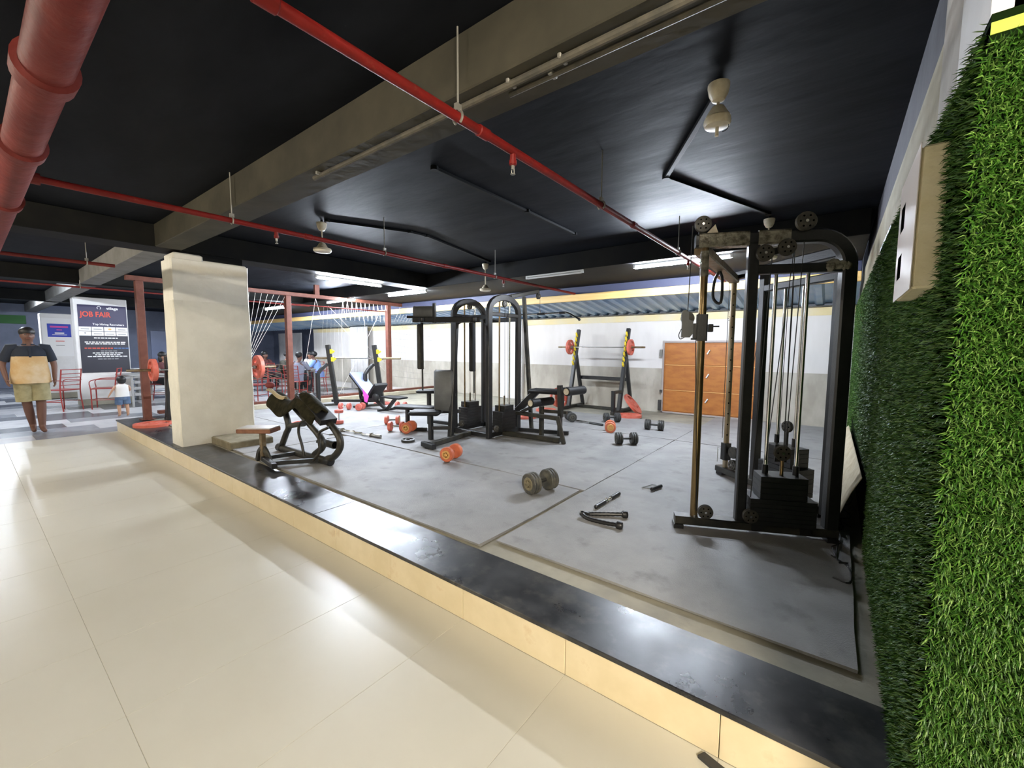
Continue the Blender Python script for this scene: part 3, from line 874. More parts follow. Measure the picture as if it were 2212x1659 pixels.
# ================================================================== string partition of brown posts
XP = -8.95
pt = thing('string_partition', 'brown steel partition frame strung with white cords', 'partition', (XP, 4.2, PZ))
for y in (1.81, 4.13, 6.57):
    po = G().box((XP, y, (0.27 + 2.44) / 2 if y > 2 else (0.20 + 2.44) / 2), (0.11, 0.10, 2.44 - (0.27 if y > 2 else 0.20)), ch=0.004).build('post', 'frame_brown', pt, smooth=None)
    G().box((XP, y, 0.275 if y > 2 else 0.205), (0.2, 0.18, 0.012)).build('base_plate', 'frame_brown', po, smooth=None)
G().box((XP, 4.6, 2.478), (0.1, 5.9, 0.075), ch=0.004).build('top_beam', 'frame_brown', pt, smooth=None)
G().box((XP, 5.0, 0.30), (0.12, 6.1, 0.055), ch=0.004).build('bottom_beam', 'frame_brown', pt, smooth=None)
G().cyl((XP, 4.13, 2.28), (XP, 6.5, 2.28), 0.012, n=8).build('cross_rod', 'pipe_red_dull', pt)
G().box((XP, 4.75, 2.62), (0.06, 0.1, 0.22)).build('upper_stub', 'frame_brown', pt, smooth=None)
struct(G().box((XP, 5.2, 0.236), (0.34, 5.75, 0.088), ch=0.006).build('kerb', 'kerb', smooth=None), 'low beige kerb under the brown partition')
ST = []; SK = []
hub = Vector((XP, 3.28, 1.12))
rs = random.Random(11)
for i in range(13):           # string fan rising from the hub
    ST.append((Vector((XP, 2.75 + i * 0.112, 2.44)), hub + Vector((0, (i - 6) * 0.02, 0.05))))
for i in range(6):            # and falling away from it to the right
    a = R(-6 - i * 9.0)
    ST.append((hub + Vector((0, 0.06, -0.02 - i * 0.012)), hub + Vector((0, 0.75 + 0.02 * i, math.sin(a) * 0.75))))
for i in range(11):           # inverted Vs under the top beam
    y = 5.35 + i * 0.115
    ST.append((Vector((XP, y, 2.44)), Vector((XP, y + 0.07, 2.02 + 0.02 * (i % 3)))))
    ST.append((Vector((XP, y, 2.44)), Vector((XP, y - 0.05, 2.02))))
for i in range(6):
    ST.append((Vector((XP, 4.9 + i * 0.09, 2.28)), Vector((XP, 4.75 + i * 0.1, 0.33))))
for a_, b_ in (((4.72, 2.44), (4.45, 1.05)), ((4.72, 2.44), (4.85, 2.0)), ((5.0, 2.3), (6.45, 1.0)), ((5.05, 2.1), (6.45, 0.8)), ((5.3, 2.05), (5.3, 0.33)), ((5.9, 2.05), (5.95, 0.33)), ((6.3, 2.2), (5.2, 0.33))):
    ST.append((Vector((XP, a_[0], a_[1])), Vector((XP, b_[0], b_[1]))))
for i in range(8):            # third bay: slanted cords below the beam and a slack net
    ST.append((Vector((XP, 6.75 + i * 0.09, 2.05)), Vector((XP, 6.95 + i * 0.1, 2.44))))
for i in range(9):
    ST.append((Vector((XP, 6.66, 1.95 - i * 0.16)), Vector((XP, 8.0, 1.85 - i * 0.17 + rs.uniform(-.1, .1)))))
    ST.append((Vector((XP, 6.9 + i * 0.11, 1.95)), Vector((XP, 7.05 + i * 0.11, 0.4))))
for k, (a_, b_) in enumerate(ST):
    m_ = (a_ + b_) / 2 + Vector((0, 0, -0.02))
    net = k >= len(ST) - 18
    low = 13 <= k < 19
    net = net or 41 <= k < 47
    G().tube([a_, (a_ + m_) / 2, m_, (m_ + b_) / 2, b_], 0.0022 if net else 0.0036, 4).build('string', 'string_grey' if net else ('string_brown' if low else 'string_white'), pt)
# white hanging cloth strips beyond the partition
def curtain(x0, x1, y, z0, z1, label, amp=0.03, folds=6, m='curtain_white', nm='curtain'):
    g = G(); n = folds * 6
    vs = []
    for k, z in enumerate((z1, (z0 + z1) / 2, z0)):
        for i in range(n + 1):
            u = i / n
            vs.append((x0 + (x1 - x0) * u, y + amp * (1 + 0.3 * k) * math.sin(u * folds * 2 * PI), z))
    fs = [(r_ * (n + 1) + i, r_ * (n + 1) + i + 1, (r_ + 1) * (n + 1) + i + 1, (r_ + 1) * (n + 1) + i) for r_ in range(2) for i in range(n)]
    o = g.add(vs, fs).build(nm, m, smooth=60)
    md = o.modifiers.new('thick', 'SOLIDIFY'); md.thickness = 0.004
    return tag(o, label, 'curtain')
curtain(-12.9, -11.9, 7.95, 0.05, 2.06, 'lilac white curtain hanging on the back wall behind the incline bench')
curtain(-19.6, -17.5, 8.6, 0.02, 1.98, 'white sheet hanging behind the string fan', amp=0.012, folds=3, nm='hanging_sheet')
# ================================================================== cable tower
def pulley(t, c, r, ax, name='pulley', m='pulley_plastic', bracket=None):
    c = Vector(c); ax = Vector(ax).normalized()
    p = c - ax * 0.014
    g = G().lathe([(r * 0.35, -0.002), (r * 0.95, 0), (r, 0.005), (r * 0.88, 0.014), (r, 0.023), (r * 0.95, 0.028), (r * 0.35, 0.03)], p, ax, 24)
    o = g.build(name, m, t)
    G().cyl(c - ax * 0.02, c + ax * 0.02, r * 0.16, n=10).build('bolt', 'steel', o)
    for k in range(6):
        a_ = 2 * PI * k / 6
        x_, y_, z_ = G().frame((0, 0, 0), ax)
        d_ = x_ * math.cos(a_) + y_ * math.sin(a_)
        G().cyl(c + d_ * r * 0.6 - ax * 0.0162, c + d_ * r * 0.6 + ax * 0.0162, r * 0.11, n=6).build('recess', 'hole_black', o)
    return o
def fl_(x): return Vector((x, 3.24 + 0.443 * x, 0))
dF = Vector((0.914, 0.405, 0)); nF = Vector((-0.405, 0.914, 0))
t = thing('cable_tower', 'black cable tower with brass guide posts beside the grass wall', 'cable machine', (-0.35, 3.3, MZ))
ang = math.atan2(0.405, 0.914)
# front base rail
G().bar(fl_(-0.81) + Vector((0, 0, 0.258)), fl_(0.06) + Vector((0, 0, 0.258)), 0.085, 0.055).build('base_rail', 'black_dusty', t, smooth=None)
for x in (-0.79, 0.03):
    G().box(fl_(x) + Vector((0, 0, 0.217)), (0.06, 0.10, 0.027), ang).build('foot', 'black_plastic', t, smooth=None)
# arch frame: top beam, bend and right post in one tube
pts = [fl_(-0.755) + Vector((0, 0, 2.082)), fl_(-0.4) + Vector((0, 0, 2.082)), fl_(-0.135) + Vector((0, 0, 2.082))]
c_ = fl_(-0.135) + Vector((0, 0, 1.905))
for i in range(1, 9):
    a_ = R(90 - i * 90 / 8)
    pts.append(c_ + dF * (0.178 * math.cos(a_)) + Vector((0, 0, 0.177 * math.sin(a_))))
pts += [c_ + dF * 0.178 + Vector((0, 0, -0.8)), c_ + dF * 0.178 + Vector((0, 0, 0.232 - c_.z))]
G().rect(pts, 0.078, 0.074, up=nF).build('arch_frame', 'black_paint', t, smooth=40)
# plastic wrap left on the frame
for x0, x1 in ((-0.74, -0.475), (-0.43, -0.27)):
    G().bar(fl_(x0) + Vector((0, 0, 2.082)), fl_(x1) + Vector((0, 0, 2.082)), 0.088, 0.086).build('plastic_wrap', 'plastic_wrap', t, smooth=None)
g = G()
rr = random.Random(2)
for i in range(5):
    p = fl_(-0.07 + 0.018 * i) + Vector((0, 0, 1.895 + 0.012 * (i % 2)))
    g.ball(p - nF * 0.022, 0.032, (1.2, 0.6, rr.uniform(0.7, 1.1)), 8, 5)
g.build('plastic_wrap', 'plastic_wrap', t, smooth=20)
# black front upright and brass guide post
G().bar(fl_(-0.445) + Vector((0, 0, 0.235)), fl_(-0.445) + Vector((0, 0, 2.115)), 0.062, 0.062, up=nF).build('upright', 'black_paint', t, smooth=None)
gp = G().cyl(fl_(-0.70) + Vector((0, 0, 0.28)), fl_(-0.70) + Vector((0, 0, 2.05)), 0.024, n=18).build('guide_post', 'brass_post', t)
G().cyl(fl_(-0.70) + Vector((0, 0, 1.86)), fl_(-0.70) + Vector((0, 0, 2.02)), 0.0265, n=18).build('plastic_wrap', 'plastic_wrap', gp)
G().cyl(fl_(-0.70) + Vector((0, 0, 0.285)) - nF * 0.03, fl_(-0.70) + Vector((0, 0, 0.30)) - nF * 0.03, 0.008, n=8).build('bolt', 'steel', gp)
# crossbeam, guide rods, weight stack
G().bar(fl_(-0.44) + Vector((0, 0, 1.892)), fl_(0.02) + Vector((0, 0, 1.892)), 0.06, 0.055).build('rod_beam', 'black_paint', t, smooth=None)
for x in (-0.315, -0.155):
    G().cyl(fl_(x) + nF * 0.02 + Vector((0, 0, 0.28)), fl_(x) + nF * 0.02 + Vector((0, 0, 1.88)), 0.0115, n=14).build('guide_rod', 'chrome', t)
    G().cyl(fl_(x) + nF * 0.02 + Vector((0, 0, 0.602)), fl_(x) + nF * 0.02 + Vector((0, 0, 0.66)), 0.018, n=14).build('rod_bushing', 'black_plastic', t)
for i in range(6):
    G().box(fl_(-0.235) + nF * 0.02 + Vector((0, 0, 0.300 + i * 0.028)), (0.375, 0.17, 0.0275), ang, ch=0.0012).build('weight_plate', 'weight_iron', t, smooth=None)
for i in range(4):
    G().box(fl_(-0.235) + nF * 0.02 + Vector((0, 0, 0.473 + i * 0.036)), (0.265, 0.16, 0.0355), ang, ch=0.0015).build('weight_plate', 'weight_iron', t, smooth=None)
for x in (-0.36, -0.11):
    G().box(fl_(x) + nF * 0.02 + Vector((0, 0, 0.262)), (0.06, 0.14, 0.05), ang).build('stack_pad', 'black_plastic', t, smooth=None)
G().cyl(fl_(-0.235) + Vector((0, 0, 0.6)), fl_(-0.235) + Vector((0, 0, 0.70)), 0.011, n=10).build('selector_stem', 'brass_post', t)
pulley(t, fl_(-0.235) + Vector((0, 0, 0.745)), 0.05, nF)
G().box(fl_(-0.235) + nF * 0.028 + Vector((0, 0, 0.735)), (0.07, 0.008, 0.11), ang).build('pulley_bracket', 'black_paint', t, smooth=None)
for x, z, r_ in ((-0.398, 1.983, 0.05), (-0.29, 2.012, 0.05), (-0.206, 2.158, 0.056), (-0.725, 2.175, 0.05), (-0.644, 0.335, 0.047), (-0.40, 0.335, 0.047)):
    pulley(t, fl_(x) - nF * 0.052 + Vector((0, 0, z)), r_, nF)
for x, z0, z1 in ((-0.206, 2.12, 2.16), (-0.725, 2.11, 2.18)):
    G().bar(fl_(x) + Vector((0, 0, z0)), fl_(x) + Vector((0, 0, z1 + 0.01)), 0.03, 0.03, up=nF).build('pulley_bracket', 'black_paint', t, smooth=None)
G().bar(fl_(-0.40) + Vector((0, 0, 1.983)), fl_(-0.28) + Vector((0, 0, 2.015)), 0.03, 0.04).build('pulley_bracket', 'black_paint', t, smooth=None)
# cables
CB = [(fl_(-0.775), 2.175, fl_(-0.785), 1.64), (fl_(-0.735), 1.45, fl_(-0.69), 0.33), (fl_(-0.355), 1.98, fl_(-0.40), 0.38), (fl_(-0.245), 2.0, fl_(-0.24), 0.79), (fl_(-0.20), 2.10, fl_(-0.23), 0.79), (fl_(-0.25), 1.99, fl_(-0.33), 0.70)]
for a_, za, b_, zb_ in CB:
    G().cyl(a_ - nF * 0.03 + Vector((0, 0, za)), b_ - nF * 0.03 + Vector((0, 0, zb_)), 0.0028, n=6).build('cable', 'cable_black', t)
G().tube([fl_(-0.63) - nF * 0.05 + Vector((0, 0, 0.29)), fl_(-0.5) - nF * 0.05 + Vector((0, 0, 0.286)), fl_(-0.41) - nF * 0.05 + Vector((0, 0, 0.29))], 0.0028, 6).build('cable', 'cable_black', t)
# carriage on the front guide post
cg = G().bar(fl_(-0.70) + Vector((0, 0, 1.452)), fl_(-0.70) + Vector((0, 0, 1.622)), 0.062, 0.062, up=nF).build('carriage', 'black_paint', t, smooth=None)
q = fl_(-0.785)
g = G()
g.prism([(-0.030, -0.085), (0.022, -0.085), (0.040, -0.06), (0.040, 0.02), (0.012, 0.03), (0.012, 0.075), (-0.006, 0.092), (-0.026, 0.088), (-0.034, 0.06), (-0.028, 0.0)], 'y', -0.012, 0.012)
M3 = Matrix.Rotation(ang, 3, 'Z')
g.v = [M3 @ v + q + Vector((0, 0, 1.56)) for v in g.v]
g.build('swivel_plate', 'vinyl_grey', cg, smooth=None)
pulley(cg, q + nF * 0.03 + dF * 0.01 + Vector((0, 0, 1.60)), 0.042, nF, 'swivel_pulley')
for dz in (-0.085, -0.002):
    G().cyl(q + dF * 0.03 + Vector((0, 0, 1.55 + dz)), fl_(-0.70) + Vector((0, 0, 1.55 + dz)), 0.006, n=8).build('hinge_pin', 'iron_dark', cg)
G().box(q + dF * 0.055 + Vector((0, 0, 1.515)), (0.028, 0.03, 0.10), ang, ch=0.003).build('hinge_block', 'black_paint', cg, smooth=None)
G().tube(bez([q - dF * 0.03 + Vector((0, 0, 1.53)), q - dF * 0.045 + Vector((0, 0, 1.49)), q - dF * 0.035 + Vector((0, 0, 1.465)), q - dF * 0.01 + Vector((0, 0, 1.475))], 4), 0.003, 6).build('cable_loop', 'iron_dark', cg)
G().box(fl_(-0.652) + Vector((0, 0, 1.535)), (0.03, 0.03, 0.05), ang, ch=0.003).build('pin_housing', 'black_paint', cg, smooth=None)
G().cyl(fl_(-0.64) + Vector((0, 0, 1.545)), fl_(-0.605) + Vector((0, 0, 1.545)), 0.005, n=8).build('pop_pin', 'iron_dark', cg)
# rear half of the tower, splayed the other way
def rl(x): return Vector((x, 4.36 - 0.89 * (x + 0.80), 0))
dR = Vector((0.747, -0.665, 0)); nR = Vector((0.665, 0.747, 0)); ar = math.atan2(-0.665, 0.747)
G().bar(rl(-0.84) + Vector((0, 0, 0.26)), rl(-0.02) + Vector((0, 0, 0.26)), 0.085, 0.055).build('base_rail', 'black_dusty', t, smooth=None)
G().box(rl(-0.81) + Vector((0, 0, 0.217)), (0.08, 0.06, 0.027), ar).build('foot', 'black_plastic', t, smooth=None)
G().box(rl(-0.05) + Vector((0, 0, 0.217)), (0.08, 0.06, 0.027), ar).build('foot', 'black_plastic', t, smooth=None)
gp2 = G().cyl(rl(-0.775) + Vector((0, 0, 0.28)), rl(-0.775) + Vector((0, 0, 2.04)), 0.024, n=16).build('guide_post', 'steel_post', t)
for i in range(15):
    p = rl(-0.775) + Vector((0, 0, 0.5 + i * 0.1))
    d_ = Vector((0.3, -0.95, 0)).normalized()
    G().cyl(p + d_ * 0.020, p + d_ * 0.0252, 0.0065, n=8).build('pin_hole', 'hole_black', gp2)
G().bar(rl(-0.50) + Vector((0, 0, 0.235)), rl(-0.50) + Vector((0, 0, 2.02)), 0.062, 0.062, up=nR).build('upright', 'black_paint', t, smooth=None)
G().bar(rl(-0.5) + Vector((0, 0, 1.90)), rl(0.0) + Vector((0, 0, 1.90)), 0.06, 0.055).build('rod_beam', 'black_paint', t, smooth=None)
G().bar(rl(-0.79) + Vector((0, 0, 2.06)), rl(0.0) + Vector((0, 0, 2.06)), 0.06, 0.07).build('top_beam', 'black_paint', t, smooth=None)
G().bar(rl(0.0) + Vector((0, 0, 0.235)), rl(0.0) + Vector((0, 0, 2.09)), 0.062, 0.062, up=nR).build('upright', 'black_paint', t, smooth=None)
for x in (-0.34, -0.215):
    G().cyl(rl(x) + Vector((0, 0, 0.28)), rl(x) + Vector((0, 0, 1.88)), 0.0105, n=12).build('guide_rod', 'chrome', t)
    G().cyl(rl(x) + Vector((0, 0, 0.655)), rl(x) + Vector((0, 0, 0.72)), 0.018, n=12).build('rod_bushing', 'black_plastic', t)
for i in range(6):
    G().box(rl(-0.27) + Vector((0, 0, 0.305 + i * 0.036)), (0.36, 0.17, 0.0355), ar, ch=0.0015).build('weight_plate', 'weight_iron', t, smooth=None)
for i in range(4):
    G().box(rl(-0.27) + Vector((0, 0, 0.522 + i * 0.036)), (0.26, 0.16, 0.0355), ar, ch=0.0015).build('weight_plate', 'weight_iron', t, smooth=None)
G().cyl(rl(-0.27) + Vector((0, 0, 0.65)), rl(-0.27) + Vector((0, 0, 0.77)), 0.012, n=10).build('selector_stem', 'iron_dark', t)
pulley(t, rl(-0.27) + Vector((0, 0, 0.80)), 0.045, nR)
pulley(t, rl(-0.70) + Vector((0, 0, 0.335)), 0.047, nR)
cg2 = G().bar(rl(-0.775) + Vector((0, 0, 0.36)), rl(-0.775) + Vector((0, 0, 0.52)), 0.07, 0.07, up=nR).build('carriage', 'black_paint', t, smooth=None)
pulley(cg2, rl(-0.70) - nR * 0.0 + Vector((0, 0, 0.45)), 0.055, nR, 'swivel_pulley')
G().tube([rl(-0.80) + Vector((0, 0, 0.44)), rl(-0.86) + Vector((0, 0, 0.45)), rl(-0.86) + Vector((0, 0, 0.31))], 0.004, 6).build('hook', 'steel', cg2)
for a_, za, b_, zb_ in ((rl(-0.80), 2.03, rl(-0.80), 0.56), (rl(-0.27), 1.95, rl(-0.27), 0.84), (rl(-0.3), 1.95, rl(-0.31), 0.70), (rl(-0.45), 1.98, rl(-0.66), 0.36)):
    G().cyl(a_ - nR * 0.02 + Vector((0, 0, za)), b_ - nR * 0.02 + Vector((0, 0, zb_)), 0.0026, n=6).build('cable', 'cable_black', t)
# brown connecting beam between both guide posts and a handle hanging from it
G().bar(fl_(-0.72) + Vector((0, 0, 2.03)), rl(-0.775) + Vector((0, 0, 2.03)), 0.085, 0.06).build('connecting_beam', 'rust_steel', t, smooth=None)
G().prism([(-0.03, 0.0), (0.03, 0.0), (0.0, 0.055)], 'y', -0.006, 0.006)
g = G().add([fl_(-0.70) + Vector((0, 0, 2.125)), fl_(-0.63) + Vector((0, 0, 2.125)), fl_(-0.65) + Vector((0, 0, 2.185)), fl_(-0.70) + nF * 0.02 + Vector((0, 0, 2.125)), fl_(-0.63) + nF * 0.02 + Vector((0, 0, 2.125)), fl_(-0.65) + nF * 0.02 + Vector((0, 0, 2.185))], [(0, 1, 2), (3, 5, 4), (0, 3, 4, 1), (1, 4, 5, 2), (2, 5, 3, 0)])
g.build('gusset', 'fan_cream', t, smooth=None)
G().cyl(rl(-0.0) + Vector((-0.0, -0.09, 0.86)), rl(0) + Vector((0.0, -0.09, 0.9)), 0.004, n=6)
hx = Vector((-0.755, 3.62, 0))
h_ = tag(G().tube(bez([hx + Vector((0, 0, 2.0)), hx + Vector((-0.03, 0, 1.93)), hx + Vector((-0.035, 0, 1.80)), hx + Vector((0.02, 0, 1.76)), hx + Vector((0.025, 0, 1.93)), hx + Vector((0.005, 0, 2.0))], 5), 0.011, 8).build('strap_handle', 'black_plastic'), 'black strap handle hanging from the brown beam of the cable tower', 'handle')
for zb_ in (0,):
    pass

# ================================================================== multi gym
mg = thing('multi_gym', 'black multi station gym with two arched frames in the middle of the gym', 'gym machine', (-3.9, 4.4, MZ))
def arch(x, y0, y1, ztop, label='arch_frame', xb=None):
    r_ = (y1 - y0) / 2
    yc = (y0 + y1) / 2
    pts = [(x, y0, 0.215), (x, y0, 1.0)]
    for i in range(11):
        a_ = R(180 - 18 * i)
        pts.append((x, yc + r_ * math.cos(a_), ztop - 0.035 - r_ * 0.62 + r_ * 0.62 * math.sin(a_)))
    pts += [(x, y1, 1.0), (x, y1, 0.215)]
    G().rect(pts, 0.085, 0.055, up=(1, 0, 0)).build(label, 'black_paint', mg, smooth=40)
arch(-3.57, 4.17, 4.80, 2.105)
arch(-4.21, 4.17, 4.80, 2.09)
bar = lambda p, q, w, h=None, nm='tube', m='black_paint', par=None: G().bar(p, q, w, h or w).build(nm, m, par or mg, smooth=None)
for y in (4.17, 4.80):
    bar((-4.21, y, 1.80), (-3.57, y, 1.80), 0.05, 0.06, 'crossbar')
    bar((-4.21, y, 0.25), (-3.57, y, 0.25), 0.05, 0.06, 'base_rail')
for x in (-4.21, -3.57):
    bar((x, 4.17, 0.25), (x, 4.8, 0.25), 0.05, 0.06, 'base_rail')
    bar((x, 4.17, 1.84), (x, 4.8, 1.84), 0.05, 0.05, 'rod_beam')
    for y in (4.38, 4.60):
        G().cyl((x, y, 0.28), (x, y, 2.04), 0.011, n=12).build('guide_rod', 'chrome' if y > 4.5 else 'brass_post', mg)
    for y in (4.46, 4.53):
        G().cyl((x + 0.03, y, 0.66), (x + 0.03, y, 1.95), 0.003, n=6).build('cable', 'cable_black', mg)
    for i in range(9):
        wd = 0.30 if i < 7 else 0.2
        G().box((x, 4.49, 0.300 + i * 0.038), (0.17, wd, 0.0372), ch=0.0015).build('weight_plate', 'weight_iron', mg, smooth=None)
    G().cyl((x, 4.49, 0.62), (x, 4.49, 0.75), 0.012, n=8).build('selector_stem', 'rust_steel', mg)
    pulley(mg, (x, 4.49, 1.99), 0.045, (1, 0, 0))
    pulley(mg, (x + 0.05, 4.26, 0.33), 0.045, (1, 0, 0))
G().ball((-4.30, 4.40, 0.47), 0.02).build('selector_knob', 'yellow_hook', mg)
# chest press / pec station on the near left side
bar((-3.78, 3.31, 0.245), (-3.90, 4.17, 0.245), 0.06, 0.06, 'base_rail', 'black_dusty')
bar((-3.90, 3.33, 0.245), (-3.66, 3.29, 0.245), 0.06, 0.06, 'foot', 'black_paint')
G().box((-3.78, 3.31, 0.21), (0.07, 0.06, 0.02)).build('foot', 'black_plastic', mg, smooth=None)
bar((-4.13, 3.66, 0.205), (-4.13, 3.66, 0.53), 0.055, 0.055, 'seat_post')
bar((-3.93, 3.82, 0.24), (-3.99, 3.99, 1.78), 0.06, 0.07, 'mast')
bar((-4.13, 3.66, 0.36), (-3.93, 3.83, 0.36), 0.045, 0.045, 'brace')
bar((-3.96, 3.9, 0.75), (-4.21, 4.17, 0.75), 0.045, 0.045, 'brace')
bar((-3.98, 3.97, 1.72), (-4.0, 4.17, 1.80), 0.06, 0.06, 'brace')
def pad(c, w, d, h, rz, m, nm, par, tilt=None):
    g = G().box((0, 0, 0), (w, d, h), 0, ch=min(h * 0.35, 0.022))
    M_ = Matrix.Rotation(rz, 3, 'Z')
    if tilt is not None: M_ = M_ @ Matrix.Rotation(tilt[0], 3, 'X') @ Matrix.Rotation(tilt[1], 3, 'Y')
    g.v = [M_ @ v + Vector(c) for v in g.v]
    return g.build(nm, m, par, smooth=50)
pad((-4.22, 3.66, 0.555), 0.40, 0.30, 0.055, R(35), 'vinyl_black', 'seat_pad', mg)
pad((-4.06, 3.83, 0.84), 0.27, 0.07, 0.54, R(22), 'vinyl_grey', 'back_pad', mg)
pad((-4.72, 3.92, 0.545), 0.62, 0.26, 0.05, R(20), 'vinyl_black', 'bench_pad', mg)
bar((-4.86, 3.87, 0.205), (-4.86, 3.87, 0.52), 0.05, 0.05, 'bench_leg')
bar((-4.95, 3.82, 0.23), (-4.6, 4.0, 0.23), 0.05, 0.05, 'bench_foot')
bar((-4.45, 4.0, 0.5), (-4.21, 4.3, 0.5), 0.05, 0.05, 'brace')
pad((-5.02, 4.42, 0.72), 0.36, 0.26, 0.05, R(37), 'vinyl_black', 'row_seat', mg)
bar((-5.02, 4.42, 0.205), (-5.02, 4.42, 0.70), 0.055, 0.055, 'row_post')
bar((-5.02, 4.42, 0.25), (-4.21, 4.5, 0.25), 0.05, 0.05, 'base_rail')
# pec deck arms at the top
bar((-4.40, 3.62, 1.76), (-3.62, 4.05, 1.76), 0.06, 0.07, 'arm_beam')
pad((-4.27, 3.70, 1.865), 0.32, 0.03, 0.14, R(25), 'vinyl_grey', 'guard_plate', mg)
bar((-4.14, 3.75, 1.72), (-4.14, 3.75, 1.97), 0.03, 0.05, 'guard_bracket')
for px_, py_, z0, z1 in ((-4.28, 3.66, 1.12, 1.74), (-3.68, 4.0, 1.10, 1.76)):
    bar((px_, py_, z1 - 0.02), (px_, py_, z0), 0.03, 0.03, 'arm')
    G().cyl((px_ - 0.01, py_ - 0.03, z0), (px_ - 0.01, py_ - 0.03, z1 - 0.04), 0.036, n=14, ch=0.01).build('arm_pad', 'vinyl_black' if px_ > -4 else 'black_dusty', mg)
    G().cyl((px_, py_, z0), (px_, py_, z0 - 0.28), 0.011, n=8).build('arm_handle', 'iron_dark', mg)
    G().lathe([(0.03, 0), (0.045, 0.01), (0.045, 0.05), (0.03, 0.06)], (px_, py_, 1.73), (0, 0, 1), 14).build('pivot', 'black_plastic', mg)
bar((-4.52, 3.62, 1.80), (-4.3, 3.72, 1.80), 0.03, 0.03, 'handle_bar')
pulley(mg, (-4.13, 4.0, 0.95), 0.045, (0.6, -0.8, 0))
# leg extension station on the right
bar((-3.57, 4.45, 0.245), (-2.70, 4.52, 0.245), 0.06, 0.06, 'base_rail', 'black_dusty')
bar((-2.64, 4.52, 0.205), (-2.72, 4.49, 0.55), 0.06, 0.05, 'end_leg', 'black_dusty')
bar((-3.11, 4.72, 0.205), (-3.11, 4.72, 0.62), 0.055, 0.055, 'seat_post', 'black_dusty')
bar((-3.40, 4.55, 0.525), (-2.72, 4.49, 0.525), 0.055, 0.05, 'seat_rail', 'black_dusty')
bar((-3.11, 4.72, 0.56), (-2.75, 4.78, 0.56), 0.05, 0.04, 'seat_rail', 'black_dusty')
bar((-3.57, 4.80, 0.24), (-2.85, 5.0, 0.24), 0.05, 0.05, 'base_rail')
bar((-2.93, 4.9, 0.205), (-2.93, 4.9, 0.70), 0.055, 0.055, 'seat_post')
bar((-2.75, 4.62, 0.52), (-2.77, 4.62, 0.93), 0.06, 0.06, 'leg_mast')
bar((-3.52, 4.72, 0.52), (-3.18, 4.72, 0.83), 0.06, 0.09, 'lever')
pad((-3.0, 4.72, 0.83), 0.50, 0.26, 0.055, R(8), 'vinyl_black', 'thigh_pad', mg)
for p, q in (((-3.07, 4.40, 0.695), (-3.0, 4.80, 0.695)), ((-2.64, 4.56, 0.86), (-2.59, 4.92, 0.86))):
    o = G().cyl(p, q, 0.055, n=16, ch=0.006).build('foam_roller', 'vinyl_black', mg)
    d_ = (Vector(q) - Vector(p)).normalized()
    G().cyl(Vector(p) - d_ * 0.006, Vector(p) + d_ * 0.002, 0.04, n=14).build('end_cap', 'fan_cream', o)
    G().cyl(p, Vector(p) + (Vector(q) - Vector(p)) * 0.5 + Vector((0, 0.02, 0)), 0.012, n=8).build('axle', 'steel', o)
bar((-2.80, 4.62, 0.86), (-2.6, 4.66, 0.86), 0.04, 0.04, 'roller_arm')
bar((-3.30, 4.5, 0.55), (-3.0, 4.55, 0.70), 0.04, 0.04, 'roller_arm')
# lat pulldown: leaning post, top arm, pulley
bar((-3.43, 4.95, 0.205), (-3.585, 4.95, 2.13), 0.05, 0.05, 'leaning_post', 'black_dusty')
bar((-3.57, 4.62, 2.10), (-3.55, 5.26, 2.235), 0.05, 0.055, 'top_arm', 'black_dusty')
pulley(mg, (-3.52, 5.22, 2.16), 0.045, (1, 0, 0))
G().cyl((-3.52, 5.265, 2.15), (-3.52, 5.265, 1.96), 0.003, n=6).build('cable', 'cable_black', mg)
G().tube(arc((-3.52, 5.265, 1.94), 0.018, 0, 2 * PI, 10, (0, 1, 0), (0, 0, 1)), 0.004, 5).build('snap_hook', 'steel', mg)
lb = thing('lat_bar', 'long chrome lat pulldown bar with bent ends hanging above the multi gym', 'bar', (-3.52, 5.265, 1.90))
G().tube(bez([(-4.22, 5.265, 1.835), (-4.05, 5.265, 1.90), (-3.9, 5.265, 1.905), (-3.2, 5.265, 1.905), (-3.05, 5.265, 1.90), (-2.86, 5.265, 1.80)], 5), 0.012, 10).build('bar', 'chrome', lb)
for x0, x1 in ((-3.56, -3.43), (-3.18, -3.09)):
    G().cyl((x0, 5.265, 1.905), (x1, 5.265, 1.905), 0.018, n=10).build('grip', 'black_plastic', lb)
G().ball((-2.86, 5.265, 1.80), 0.02).build('end_cap', 'black_plastic', lb)
G().ball((-4.22, 5.265, 1.835), 0.02).build('end_cap', 'black_plastic', lb)
G().tube(arc((-3.52, 5.265, 1.922), 0.016, 0, 2 * PI, 10, (0, 1, 0), (0, 0, 1)), 0.004, 5).build('eye', 'steel', lb)

